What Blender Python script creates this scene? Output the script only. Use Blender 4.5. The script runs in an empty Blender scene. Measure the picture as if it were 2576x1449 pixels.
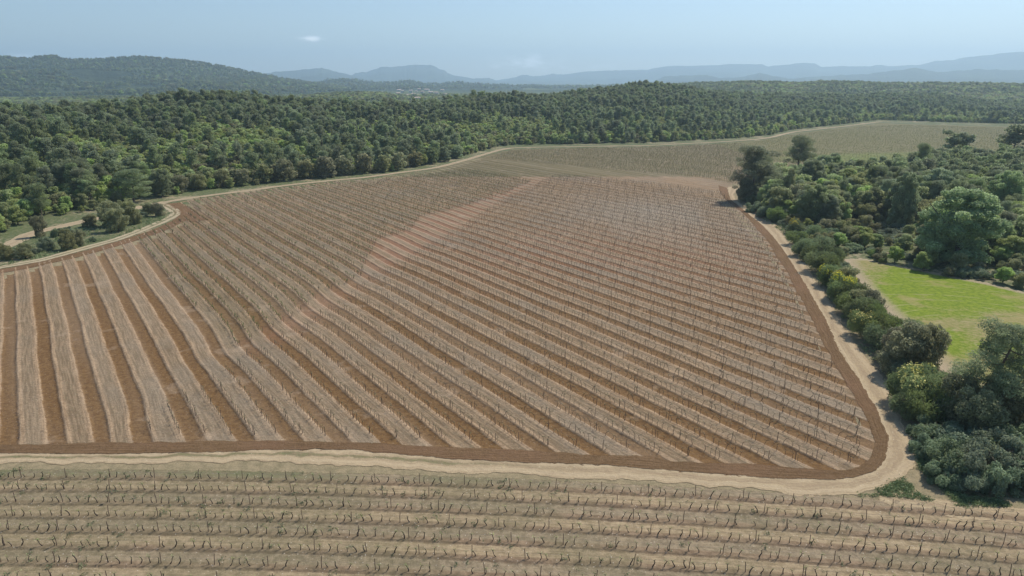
import bpy, math, random
import numpy as np
from mathutils import Vector
random.seed(7); rng = np.random.default_rng(7)
C = bpy.context.scene.collection
R = math.radians

# ------------------------------------------------------------------ camera, world, sun, exposure
CAM_H, FPX, PITCH = 45.0, 683.0, R(16.9)          # 45 m up, focal length in pixels of a 1024 wide frame
cam_d = bpy.data.cameras.new('camera'); cam = bpy.data.objects.new('camera', cam_d); C.objects.link(cam)
cam.location = (0, 0, CAM_H); cam.rotation_euler = (R(90) - PITCH, 0, 0)
cam_d.sensor_width = 36; cam_d.lens = 36 * FPX / 1024; cam_d.clip_start = 1; cam_d.clip_end = 60000
sc = bpy.context.scene; sc.camera = cam
SUN_AZ, SUN_EL = R(42), R(50)                      # azimuth from +X towards +Y
sun_d = bpy.data.lights.new('sun', 'SUN'); sun = bpy.data.objects.new('sun', sun_d); C.objects.link(sun)
sun_d.energy = 4.2; sun_d.angle = R(0.55); sun_d.color = (1.0, 0.93, 0.83)
to_sun = Vector((math.cos(SUN_EL) * math.cos(SUN_AZ), math.cos(SUN_EL) * math.sin(SUN_AZ), math.sin(SUN_EL)))
sun.rotation_euler = to_sun.to_track_quat('Z', 'Y').to_euler(); sun.location = to_sun * 300
sc.view_settings.view_transform = 'Standard'; sc.view_settings.look = 'None'
sc.view_settings.exposure = 0.3; sc.view_settings.gamma = 1.0
sc.render.engine = 'CYCLES'
sc.cycles.max_bounces = 7; sc.cycles.diffuse_bounces = 4; sc.cycles.transmission_bounces = 4
sc.cycles.transparent_max_bounces = 8; sc.cycles.volume_bounces = 1
sc.cycles.use_denoising = True
sc.cycles.sample_clamp_indirect = 4

class NT:
    """small helper round a node tree"""
    def __init__(s, tree): s.t = tree; s.n = tree.nodes; s.l = tree.links
    def new(s, typ, ins=None, **kw):
        n = s.n.new(typ)
        for k, v in kw.items(): setattr(n, k, v)
        for k, v in (ins or {}).items():
            if isinstance(v, bpy.types.NodeSocket): s.l.new(v, n.inputs[k])
            else: n.inputs[k].default_value = v
        return n
    def m(s, op, a, b=None, c=None, clamp=False):
        n = s.n.new('ShaderNodeMath'); n.operation = op; n.use_clamp = clamp
        for i, v in enumerate((a, b, c)):
            if v is None: continue
            if isinstance(v, bpy.types.NodeSocket): s.l.new(v, n.inputs[i])
            else: n.inputs[i].default_value = v
        return n.outputs[0]
    def mix(s, f, a, b, blend='MIX'):
        n = s.n.new('ShaderNodeMix'); n.data_type = 'RGBA'; n.blend_type = blend
        for i, v in ((0, f), (6, a), (7, b)):
            if isinstance(v, bpy.types.NodeSocket): s.l.new(v, n.inputs[i])
            elif i == 0: n.inputs[i].default_value = v
            else: n.inputs[i].default_value = (*v, 1) if len(v) == 3 else v
        return n.outputs[2]
    def ss(s, x, a, b):
        n = s.n.new('ShaderNodeMapRange'); n.interpolation_type = 'SMOOTHSTEP'
        s.l.new(x, n.inputs[0]); n.inputs[1].default_value = a; n.inputs[2].default_value = b
        return n.outputs[0]
    def noise(s, vec, scale, detail=3, rough=0.55):
        return s.new('ShaderNodeTexNoise', {'Vector': vec, 'Scale': scale, 'Detail': detail, 'Roughness': rough}).outputs[0]
    def attr(s, name): return s.new('ShaderNodeAttribute', attribute_name=name).outputs['Fac']

w = bpy.data.worlds.new('World'); sc.world = w; w.use_nodes = True
wt = NT(w.node_tree)
bg = w.node_tree.nodes['Background']; bg.inputs[1].default_value = 0.104
sky = wt.new('ShaderNodeTexSky', sky_type='NISHITA', sun_disc=False, sun_elevation=SUN_EL, sun_rotation=R(90) - SUN_AZ,
             altitude=300, air_density=1.0, dust_density=.6, ozone_density=3.2)
# a few small fair-weather clouds low over the hills: azimuth, elevation, half width, half height (degrees), strength
geo = wt.new('ShaderNodeTexCoord').outputs['Generated']
sx = wt.new('ShaderNodeSeparateXYZ', {0: geo})
az = wt.m('ARCTAN2', sx.outputs[0], sx.outputs[1]); el = wt.m('ARCSINE', sx.outputs[2])
nv = wt.new('ShaderNodeCombineXYZ', {0: wt.m('MULTIPLY', az, 50.0), 1: wt.m('MULTIPLY', el, 120.0)}).outputs[0]
cn = wt.noise(nv, 1.0, 5, 0.6)
csum = None
def px_dir(x, y):                                    # pixel of the 2576 wide photograph -> direction
    X = (x - 1288) / 2576 * 1024 / FPX; Y = (724.5 - y) / 2576 * 1024 / FPX
    return X, math.cos(PITCH) + Y * math.sin(PITCH), -math.sin(PITCH) + Y * math.cos(PITCH)
for (cx, cy, cw, ch, cs) in ((783, 98, 22, 6, .9), (1330, 158, 70, 15, .75), (1345, 146, 34, 10, .6), (1250, 168, 35, 5, .5), (1420, 170, 30, 5, .4),
                             (1510, 168, 40, 6, .35), (283, 146, 32, 5, .7), (35, 143, 45, 7, .7), (1609, 121, 8, 3, .5)):
    dx, dy, dz = px_dir(cx, cy); a0 = math.atan2(dx, dy); e0 = math.atan2(dz, math.hypot(dx, dy))
    u = wt.m('DIVIDE', wt.m('SUBTRACT', az, a0), cw / 1718); v = wt.m('DIVIDE', wt.m('SUBTRACT', el, e0), ch / 1718)
    d2 = wt.m('ADD', wt.m('MULTIPLY', u, u), wt.m('MULTIPLY', v, v))
    g = wt.m('MULTIPLY', wt.m('EXPONENT', wt.m('MULTIPLY', d2, -0.8)), cs)
    csum = g if csum is None else wt.m('MAXIMUM', csum, g)
cl = wt.m('MULTIPLY', csum, wt.ss(wt.m('ADD', cn, wt.m('MULTIPLY', csum, 0.25)), 0.48, 0.80))
col = wt.mix(cl, sky.outputs[0], (14., 14.3, 14.8))
wt.l.new(col, bg.inputs[0])

# ------------------------------------------------------------------ helpers
def W(x, y, z=0.0):                                  # where the line of sight of a photograph pixel meets the level z
    dx, dy, dz = px_dir(x, y); t = (CAM_H - z) / -dz
    return dx * t, dy * t
def WP(pts, z=0.0): return np.array([W(x, y, z) for x, y in pts])
def proj(p):                                         # world -> photograph pixel (2576 wide)
    p = np.asarray(p, float); x, y, z = p[..., 0], p[..., 1], p[..., 2] - CAM_H
    dep = y * math.cos(PITCH) - z * math.sin(PITCH); up = y * math.sin(PITCH) + z * math.cos(PITCH)
    dep = np.where(dep > 0.5, dep, 0.5)
    return 1288 + x / dep * FPX * 2576 / 1024, 724.5 - up / dep * FPX * 2576 / 1024
def inside(P, poly):
    x, y = P[:, 0], P[:, 1]; r = np.zeros(len(P), bool); n = len(poly)
    for i in range(n):
        x1, y1 = poly[i]; x2, y2 = poly[(i + 1) % n]
        if y1 == y2: continue
        r ^= ((y1 > y) != (y2 > y)) & (x < (x2 - x1) * (y - y1) / (y2 - y1) + x1)
    return r
def dist_line(P, line, closed=False):
    L = np.asarray(line); n = len(L) if closed else len(L) - 1; D = np.full(len(P), 1e9)
    for i in range(n):
        a = L[i]; b = L[(i + 1) % len(L)]; ab = b - a; t = np.clip(((P - a) @ ab) / max(ab @ ab, 1e-9), 0, 1)
        D = np.minimum(D, np.hypot(*(P - a - t[:, None] * ab).T))
    return D
def catmull(P, n):
    P = np.asarray(P, float); P = np.vstack([2 * P[0] - P[1], P, 2 * P[-1] - P[-2]]); m = len(P) - 3
    t = np.linspace(0, m - 1e-6, n); i = t.astype(int); f = (t - i)[:, None]
    a, b, c, d = P[i], P[i + 1], P[i + 2], P[i + 3]
    return 0.5 * (2 * b + (c - a) * f + (2 * a - 5 * b + 4 * c - d) * f**2 + (3 * b - a - 3 * c + d) * f**3)
def resample(P, step):
    Q = catmull(P, len(P) * 30); s = np.r_[0, np.cumsum(np.hypot(*np.diff(Q, axis=0).T))]
    k = max(4, int(s[-1] / step)); t = np.linspace(0, s[-1], k)
    return np.c_[np.interp(t, s, Q[:, 0]), np.interp(t, s, Q[:, 1])]
def vnoise(x, y, seed=0, octaves=3):                 # smooth value noise, about -1..1
    out = np.zeros_like(x, float); amp = 1.0; tot = 0
    for o in range(octaves):
        g = np.random.default_rng(seed + o * 17).random((64, 64))
        xf = x * 2**o; yf = y * 2**o; xi = np.floor(xf).astype(int); yi = np.floor(yf).astype(int)
        fx = xf - xi; fy = yf - yi; fx = fx * fx * (3 - 2 * fx); fy = fy * fy * (3 - 2 * fy)
        q = lambda a, b: g[a % 64, b % 64]
        v = (q(xi, yi) * (1 - fx) + q(xi + 1, yi) * fx) * (1 - fy) + (q(xi, yi + 1) * (1 - fx) + q(xi + 1, yi + 1) * fx) * fy
        out += amp * (v * 2 - 1); tot += amp; amp *= .5
    return out / tot
def mesh_np(name, V, F, smooth=True, uv=None, vattr=None, fattr=None):
    """V (n,3); F (m,k) array of equal-sided faces"""
    me = bpy.data.meshes.new(name); V = np.asarray(V, np.float32); F = np.asarray(F, np.int32); m, k = F.shape
    me.vertices.add(len(V)); me.vertices.foreach_set('co', V.ravel())
    me.loops.add(m * k); me.loops.foreach_set('vertex_index', F.ravel())
    me.polygons.add(m); me.polygons.foreach_set('loop_start', np.arange(0, m * k, k, dtype=np.int32))
    me.polygons.foreach_set('use_smooth', np.full(m, smooth))
    if uv is not None:
        ul = me.uv_layers.new(name='UVMap'); ul.data.foreach_set('uv', np.asarray(uv, np.float32)[F.ravel()].ravel())
    for k2, a in (vattr or {}).items():
        at = me.attributes.new(k2, 'FLOAT', 'POINT'); at.data.foreach_set('value', np.asarray(a, np.float32))
    for k2, a in (fattr or {}).items():
        at = me.attributes.new(k2, 'FLOAT', 'FACE'); at.data.foreach_set('value', np.asarray(a, np.float32))
    me.update(); me.validate(); return me
def link(name, me, mats=None, parent=None):
    o = bpy.data.objects.new(name, me); C.objects.link(o)
    if mats is not None and not me.materials:
        for q in (mats if isinstance(mats, (list, tuple)) else [mats]): me.materials.append(q)
    if parent: o.parent = parent
    return o
def tag(o, label=None, cat=None, group=None, kind=None):
    if label: o['label'] = label
    if cat: o['category'] = cat
    if group: o['group'] = group
    if kind: o['kind'] = kind
    return o
def grid_faces(nu, nv, keep=None):
    i = np.arange(nu - 1)[:, None] * nv + np.arange(nv - 1)[None]
    F = np.stack([i, i + nv, i + nv + 1, i + 1], -1).reshape(-1, 4)
    return F if keep is None else F[keep.reshape(-1)]
def compact(V, F, *arrs):
    used = np.zeros(len(V), bool); used[F.ravel()] = True; mp = np.cumsum(used) - 1
    return (V[used], mp[F], *[a[used] for a in arrs])
def ordinal(n):
    return f"{n}{'th' if 10 <= n % 100 <= 20 else {1: 'st', 2: 'nd', 3: 'rd'}.get(n % 10, 'th')}"

# ------------------------------------------------------------------ materials
def new_mat(name):
    m = bpy.data.materials.new(name); m.use_nodes = True; t = NT(m.node_tree)
    b = m.node_tree.nodes['Principled BSDF']; b.inputs['Roughness'].default_value = 0.95
    b.inputs['Specular IOR Level'].default_value = 0.12
    return m, t, b
def bump(t, b, h, dist=0.06, strength=1.0):
    n = t.new('ShaderNodeBump', {'Height': h, 'Distance': dist, 'Strength': strength}); t.l.new(n.outputs[0], b.inputs['Normal'])
def pos(t): return t.new('ShaderNodeNewGeometry').outputs['Position']
def alpha_out(m, t, b, a):
    tr = t.new('ShaderNodeBsdfTransparent'); mx = t.new('ShaderNodeMixShader', {0: a, 1: tr.outputs[0], 2: b.outputs[0]})
    out = m.node_tree.nodes['Material Output']; t.l.new(mx.outputs[0], out.inputs[0])

def mat_ground():
    m, t, b = new_mat('scrub_ground'); p = pos(t)
    n1 = t.noise(p, 0.06, 4); n2 = t.noise(p, 0.9, 5, .65); n3 = t.noise(p, 6, 3, .7); far = t.noise(p, 0.004, 4, .6)
    g = t.mix(t.ss(n2, .38, .62), (.085, .115, .045), (.16, .165, .085))
    g = t.mix(t.ss(t.m('ADD', t.m('MULTIPLY', n1, .6), t.m('MULTIPLY', n2, .4)), .50, .62), g, (.34, .28, .18))
    g = t.mix(t.attr('bare'), g, t.mix(t.ss(n2, .3, .7), (.33, .265, .16), (.22, .185, .11)))
    w_ = t.mix(t.ss(far, .42, .58), (.07, .10, .045), (.12, .16, .06))
    g = t.mix(t.attr('wood'), g, t.mix(t.ss(n1, .35, .65), w_, (.09, .10, .05)))
    g = t.mix(t.ss(n3, .35, .75), g, t.mix(0.35, g, (0, 0, 0)))
    t.l.new(g, b.inputs['Base Color']); bump(t, b, n2, .15, .6); return m
def mat_field():
    m, t, b = new_mat('vineyard_soil'); p = pos(t)
    uv = t.new('ShaderNodeSeparateXYZ', {0: t.new('ShaderNodeUVMap').outputs[0]}); U, V = uv.outputs[0], uv.outputs[1]
    wob = t.m('MULTIPLY', t.m('SUBTRACT', t.noise(p, .35, 3), .5), .085); fine = t.m('MULTIPLY', t.m('SUBTRACT', t.noise(p, 2.2, 4, .75), .5), .13)
    Uw = t.m('ADD', t.m('ADD', U, wob), fine)
    T = t.m('MULTIPLY', t.m('ABSOLUTE', t.m('SUBTRACT', t.m('FRACT', t.m('ADD', Uw, .5)), .5)), 2.0)   # 0 tilled strip, 1 the mown aisle
    cw = t.new('ShaderNodeCombineXYZ', {0: t.m('MULTIPLY', U, 14.0), 1: t.m('MULTIPLY', V, .12)}).outputs[0]
    streak = t.noise(cw, 1.3, 4, .62)
    cw2 = t.new('ShaderNodeCombineXYZ', {0: t.m('MULTIPLY', U, .73), 1: t.m('MULTIPLY', V, .008)}).outputs[0]
    rowvar = t.noise(cw2, 1.3, 2)
    n1 = t.noise(p, 0.035, 4, .6); n2 = t.noise(p, 1.2, 4, .7); n3 = t.noise(p, 7, 3, .75)
    green, red, grey = t.attr('green'), t.attr('red'), t.attr('grey')
    brown = t.mix(t.ss(n2, .35, .65), (.140, .076, .029), (.205, .120, .050))
    brown = t.mix(t.m('MULTIPLY', red, .75), brown, (.245, .125, .072))
    pale = t.mix(t.ss(t.m('ADD', t.m('MULTIPLY', streak, .6), t.m('MULTIPLY', n2, .4)), .36, .64), (.240, .162, .092), (.430, .305, .188))
    pale = t.mix(t.m('MULTIPLY', red, .5), pale, (.42, .265, .175))
    aisle = t.mix(t.ss(streak, .38, .62), (.185, .130, .075), (.310, .222, .136))
    aisle = t.mix(t.m('MULTIPLY', t.ss(n2, .45, .7), .35), aisle, (.17, .155, .09))
    pale = t.mix(t.ss(T, .60, .72), pale, aisle)
    pale = t.mix(t.m('MULTIPLY', t.ss(n1, .45, .65), .45), pale, (.23, .195, .145))
    bm = t.m('MULTIPLY', t.m('SUBTRACT', 1.0, t.ss(T, .34, .44)), t.m('SUBTRACT', 1.0, t.m('MULTIPLY', t.attr('fade'), .55)))
    c = t.mix(bm, pale, brown)
    # clods at the lower lip of the tilled strip, slope shade painted in
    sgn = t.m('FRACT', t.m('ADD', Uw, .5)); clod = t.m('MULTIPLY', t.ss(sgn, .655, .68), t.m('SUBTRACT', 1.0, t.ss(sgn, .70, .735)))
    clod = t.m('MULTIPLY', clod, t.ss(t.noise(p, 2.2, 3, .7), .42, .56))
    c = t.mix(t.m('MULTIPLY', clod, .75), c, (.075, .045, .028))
    og = t.mix(t.ss(n2, .35, .65), (.098, .095, .040), (.165, .145, .072))
    c = t.mix(t.m('MULTIPLY', green, t.m('ADD', .42, t.m('MULTIPLY', t.ss(T, .3, .7), .3))), c, og)
    c = t.mix(t.m('MULTIPLY', grey, .55), c, (.32, .28, .22))
    c = t.mix(t.m('MULTIPLY', t.attr('lime'), .7), c, (.155, .205, .045))
    pp = t.m('MULTIPLY', t.ss(t.noise(p, .13, 3, .6), .60, .68), .30); c = t.mix(pp, c, (.42, .32, .22))
    c = t.mix(t.m('MULTIPLY', t.ss(rowvar, .4, .65), .22), c, t.mix(.5, c, (.5, .42, .32)))
    n4 = t.noise(p, 2.6, 2, .8)
    c = t.mix(t.m('MULTIPLY', t.ss(t.m('ADD', t.m('MULTIPLY', n3, .4), t.m('MULTIPLY', n4, .6)), .42, .62), .5), c, t.mix(.75, c, (.06, .04, .03)))
    st = t.new('ShaderNodeTexVoronoi', {'Vector': p, 'Scale': 2.3}).outputs[0]
    c = t.mix(t.m('MULTIPLY', t.m('SUBTRACT', 1.0, t.ss(st, .05, .14)), .55), c, (.62, .55, .45))
    t.l.new(c, b.inputs['Base Color'])
    bump(t, b, t.m('ADD', t.m('MULTIPLY', n3, .6), n2), .14, .9); return m
def mat_foreground():
    m, t, b = new_mat('stony_soil'); p = pos(t)
    uv = t.new('ShaderNodeSeparateXYZ', {0: t.new('ShaderNodeUVMap').outputs[0]}); U, V = uv.outputs[0], uv.outputs[1]
    n1 = t.noise(p, 0.10, 4, .6); n2 = t.noise(p, 1.3, 5, .7); n3 = t.noise(p, 7, 3, .75)
    Uw = t.m('ADD', U, t.m('ADD', t.m('MULTIPLY', t.m('SUBTRACT', n2, .5), .24), t.m('MULTIPLY', t.m('SUBTRACT', n1, .5), .15)))
    f = t.m('FRACT', Uw)                                                   # 0..1 from one row to the next one towards the camera
    odd = t.m('GREATER_THAN', t.m('FRACT', t.m('MULTIPLY', t.m('FLOOR', Uw), .5)), .25)
    cs = t.new('ShaderNodeCombineXYZ', {0: t.m('MULTIPLY', V, .25), 1: t.m('MULTIPLY', U, 9.0)}).outputs[0]; streak = t.noise(cs, 1.2, 4, .7)
    straw = t.mix(t.ss(t.m('ADD', t.m('MULTIPLY', streak, .55), t.m('MULTIPLY', n2, .45)), .38, .62), (.25, .190, .110), (.43, .33, .205))
    stony = t.mix(t.ss(n2, .36, .64), (.178, .143, .098), (.28, .225, .152))
    mid = t.mix(t.m('ADD', t.m('MULTIPLY', odd, .75), t.m('MULTIPLY', t.ss(t.noise(p, .22, 4, .65), .38, .62), .25)), straw, t.mix(.3, stony, straw))
    brown = t.mix(t.ss(n2, .35, .65), (.175, .120, .075), (.275, .195, .125))
    band = t.m('MULTIPLY', t.m('SUBTRACT', 1.0, t.ss(f, .16, .32)), 1.0); band = t.m('MAXIMUM', band, t.ss(f, .80, .93))
    c = t.mix(t.m('MULTIPLY', band, .85), mid, brown)
    lip = t.m('MULTIPLY', t.ss(f, .13, .18), t.m('SUBTRACT', 1.0, t.ss(f, .22, .29))); lip = t.m('MULTIPLY', lip, t.ss(t.noise(p, 2.6, 3, .7), .45, .58))
    c = t.mix(t.m('MULTIPLY', lip, .5), c, (.10, .07, .045))
    weed = t.mix(t.ss(n2, .4, .65), (.135, .125, .068), (.22, .185, .11))
    gx = t.new('ShaderNodeSeparateXYZ', {0: p}); wl = t.m('SUBTRACT', 1.0, t.ss(gx.outputs[0], -45, 25))
    wm = t.ss(t.m('ADD', n1, t.m('MULTIPLY', wl, .16)), .46, .66)
    c = t.mix(t.m('MULTIPLY', wm, .45), c, weed)
    c = t.mix(t.m('MULTIPLY', t.attr('verge'), t.m('MULTIPLY', t.ss(t.m('ADD', n2, t.m('MULTIPLY', n1, .9)), .78, 1.15), .75)), c, (.135, .145, .07))
    c = t.mix(t.m('MULTIPLY', t.ss(n3, .35, .8), .5), c, t.mix(.5, c, (.05, .04, .03)))
    st = t.new('ShaderNodeTexVoronoi', {'Vector': p, 'Scale': 2.0}).outputs[0]
    c = t.mix(t.m('MULTIPLY', t.m('SUBTRACT', 1.0, t.ss(st, .05, .15)), .6), c, (.66, .60, .50))
    t.l.new(c, b.inputs['Base Color']); bump(t, b, t.m('ADD', t.m('MULTIPLY', n3, .6), n2), .13, .9)
    alpha_out(m, t, b, t.ss(t.m('ADD', t.attr('edge'), t.m('MULTIPLY', t.m('SUBTRACT', n2, .5), 1.2)), .3, .6)); return m
def mat_track(name, grassy=0.0, c1=(.44, .345, .215), c2=(.33, .25, .155)):
    m, t, b = new_mat(name); p = pos(t)
    uv = t.new('ShaderNodeSeparateXYZ', {0: t.new('ShaderNodeUVMap').outputs[0]}); U, V = uv.outputs[0], uv.outputs[1]   # U across in 0..1, V along in metres
    cs = t.new('ShaderNodeCombineXYZ', {0: t.m('MULTIPLY', U, 11.0), 1: t.m('MULTIPLY', V, .22)}).outputs[0]
    streak = t.noise(cs, 1.0, 4, .7); n1 = t.noise(p, .16, 4, .6); n2 = t.noise(p, 1.4, 4, .7); n3 = t.noise(p, 8, 3, .7)
    c = t.mix(t.ss(t.m('ADD', t.m('MULTIPLY', streak, .6), t.m('MULTIPLY', n2, .4)), .38, .62), c2, c1)
    if grassy:
        mid = t.m('SUBTRACT', 1.0, t.m('MULTIPLY', t.m('ABSOLUTE', t.m('SUBTRACT', U, .5)), 4.0)); mid = t.m('MAXIMUM', mid, 0.0)
        g = t.ss(t.m('ADD', t.m('MULTIPLY', mid, .38), t.m('ADD', t.m('MULTIPLY', n1, .5), t.m('MULTIPLY', n2, .35))), .62, .78)
        gx = t.new('ShaderNodeSeparateXYZ', {0: p}).outputs[0]; g = t.m('MULTIPLY', g, t.m('SUBTRACT', 1.0, t.ss(gx, -14, 12)))
        c = t.mix(t.m('MULTIPLY', g, grassy), c, (.125, .14, .06))
        rut = t.m('ABSOLUTE', t.m('SUBTRACT', t.m('ABSOLUTE', t.m('SUBTRACT', U, .5)), .27)); rut = t.m('SUBTRACT', 1.0, t.ss(rut, .04, .12))
        c = t.mix(t.m('MULTIPLY', rut, .4), c, (.48, .38, .25))
    wr = t.m('ABSOLUTE', t.m('SUBTRACT', t.m('ADD', U, t.m('MULTIPLY', t.m('SUBTRACT', n1, .5), .25)), .5))
    cen = t.m('MULTIPLY', t.m('SUBTRACT', 1.0, t.ss(wr, .06, .16)), t.ss(n2, .35, .6)); c = t.mix(t.m('MULTIPLY', cen, .5), c, (.25, .18, .115))
    c = t.mix(t.m('MULTIPLY', t.ss(t.m('ADD', t.m('MULTIPLY', n1, .5), t.m('MULTIPLY', n2, .5)), .52, .66), .45), c, (.27, .20, .13))
    c = t.mix(t.m('MULTIPLY', t.ss(n3, .4, .8), .45), c, t.mix(.5, c, (.08, .06, .04)))
    st = t.new('ShaderNodeTexVoronoi', {'Vector': p, 'Scale': 1.6}).outputs[0]
    c = t.mix(t.m('MULTIPLY', t.m('SUBTRACT', 1.0, t.ss(st, .05, .15)), .5), c, (.62, .55, .42))
    t.l.new(c, b.inputs['Base Color']); bump(t, b, t.m('ADD', t.m('MULTIPLY', streak, .8), n2), .16, .9)
    e = t.m('MULTIPLY', t.attr('edge'), 1.0)
    alpha_out(m, t, b, t.ss(t.m('ADD', e, t.m('MULTIPLY', t.m('SUBTRACT', t.noise(p, .9, 4, .75), .5), 1.3)), .12, .3)); return m
def mat_tilled():
    m, t, b = new_mat('tilled_soil'); p = pos(t)
    uv = t.new('ShaderNodeSeparateXYZ', {0: t.new('ShaderNodeUVMap').outputs[0]}); U, V = uv.outputs[0], uv.outputs[1]
    cs = t.new('ShaderNodeCombineXYZ', {0: t.m('MULTIPLY', U, 13.0), 1: t.m('MULTIPLY', V, .10)}).outputs[0]
    streak = t.noise(cs, 1.0, 4, .7); n2 = t.noise(p, 1.6, 4, .75); n3 = t.noise(p, 7, 3, .75)
    c = t.mix(t.ss(t.m('ADD', t.m('MULTIPLY', streak, .6), t.m('MULTIPLY', n2, .4)), .36, .64), (.135, .080, .036), (.235, .148, .078))
    c = t.mix(t.m('MULTIPLY', t.ss(t.noise(p, .05, 3), .45, .65), .5), c, (.235, .135, .078))
    c = t.mix(t.m('MULTIPLY', t.ss(n3, .35, .75), .55), c, t.mix(.6, c, (.05, .03, .02)))
    st = t.new('ShaderNodeTexVoronoi', {'Vector': p, 'Scale': 2.0}).outputs[0]
    c = t.mix(t.m('MULTIPLY', t.m('SUBTRACT', 1.0, t.ss(st, .03, .10)), .4), c, (.6, .5, .4))
    t.l.new(c, b.inputs['Base Color']); bump(t, b, t.m('ADD', t.m('ADD', t.m('MULTIPLY', n3, .7), n2), streak), .20, 1.0)
    alpha_out(m, t, b, t.ss(t.m('ADD', t.attr('edge'), t.m('MULTIPLY', t.m('SUBTRACT', t.noise(p, 1.2, 4, .75), .5), 1.3)), .2, .45)); return m
def mat_meadow():
    m, t, b = new_mat('sown_meadow'); p = pos(t)
    n1 = t.noise(p, .045, 4, .55); n2 = t.noise(p, 1.0, 4, .7); n3 = t.noise(p, 5, 3, .7)
    c = t.mix(t.ss(n2, .35, .65), (.120, .175, .014), (.200, .250, .024))
    dry = t.mix(t.ss(n2, .35, .65), (.22, .20, .075), (.31, .24, .13))
    c = t.mix(t.m('MULTIPLY', t.ss(t.m('ADD', n1, t.m('MULTIPLY', t.m('SUBTRACT', n2, .5), .3)), .48, .62), .8), c, dry)
    pb = t.m('MULTIPLY', t.ss(t.noise(p, .09, 3, .65), .56, .66), .55); c = t.mix(pb, c, (.30, .25, .10))
    wv = t.new('ShaderNodeTexWave', {'Vector': t.new('ShaderNodeMapping', {'Vector': p, 'Location': (-88, -112, 0)}).outputs[0], 'Scale': .085, 'Distortion': 7.0, 'Detail': 2.0, 'Detail Scale': .35},
               wave_type='RINGS', rings_direction='Z').outputs['Fac']
    ln = t.m('MULTIPLY', t.ss(wv, .93, .99), t.ss(t.noise(p, .16, 3, .6), .46, .56))
    c = t.mix(t.m('MULTIPLY', ln, .35), c, (.40, .34, .20))
    c = t.mix(t.m('MULTIPLY', t.attr('fade'), t.ss(t.m('ADD', n2, t.attr('fade')), .55, 1.0)), c, t.mix(t.ss(n3, .3, .7), (.42, .33, .23), (.27, .22, .14)))
    c = t.mix(t.m('MULTIPLY', t.ss(n3, .4, .8), .3), c, t.mix(.5, c, (.04, .06, .01)))
    t.l.new(c, b.inputs['Base Color']); bump(t, b, n3, .08, .7); return m
def mat_leaf(name, dark, light, trans=.22, hue=.03):
    m, t, b = new_mat(name); b.inputs['Roughness'].default_value = .6; b.inputs['Specular IOR Level'].default_value = .25
    tone = t.attr('tone'); rnd = t.new('ShaderNodeObjectInfo').outputs['Random']
    n = t.noise(pos(t), .35, 3, .6)
    f = t.m('ADD', t.m('MULTIPLY', tone, .55), t.m('MULTIPLY', n, .45))
    c = t.mix(t.ss(f, .25, .75), dark, light)
    hs = t.new('ShaderNodeHueSaturation', {'Color': c, 'Hue': t.m('ADD', .5, t.m('MULTIPLY', t.m('SUBTRACT', rnd, .5), hue)),
               'Value': t.m('ADD', .92, t.m('MULTIPLY', rnd, .50)), 'Saturation': t.m('ADD', .68, t.m('MULTIPLY', t.m('FRACT', t.m('MULTIPLY', rnd, 7.0)), .3))})
    t.l.new(hs.outputs[0], b.inputs['Base Color'])
    tl = t.new('ShaderNodeBsdfTranslucent', {'Color': hs.outputs[0]}); mx = t.new('ShaderNodeMixShader', {0: trans, 1: b.outputs[0], 2: tl.outputs[0]})
    t.l.new(mx.outputs[0], m.node_tree.nodes['Material Output'].inputs[0]); return m
def mat_plain(name, c1, c2, scale=4, rough=.9):
    m, t, b = new_mat(name); b.inputs['Roughness'].default_value = rough
    n = t.noise(t.new('ShaderNodeTexCoord').outputs['Object'], scale, 4, .65)
    t.l.new(t.mix(t.ss(n, .35, .65), c1, c2), b.inputs['Base Color']); bump(t, b, n, .02, .6); return m
def mat_mountain(name, rock, seed):
    m, t, b = new_mat(name); p = pos(t)
    a = t.noise(p, .0022, 5, .6); q = t.noise(p, .02, 4, .7); s = t.noise(p, .11, 3, .8)
    c = t.mix(t.ss(q, .38, .62), (.028, .042, .024), (.055, .075, .035))
    c = t.mix(t.ss(a, .50, .64), c, (.075, .10, .045))
    c = t.mix(t.m('MULTIPLY', t.ss(s, .45, .75), .6), c, (.02, .03, .018))
    c = t.mix(t.m('MULTIPLY', t.m('MULTIPLY', t.ss(t.m('ADD', q, t.m('MULTIPLY', a, .4)), .84, .92), t.attr('high')), rock), c, (.42, .40, .36))
    t.l.new(c, b.inputs['Base Color']); bump(t, b, t.m('ADD', q, t.m('MULTIPLY', s, .5)), 14.0, .9); return m

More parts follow.
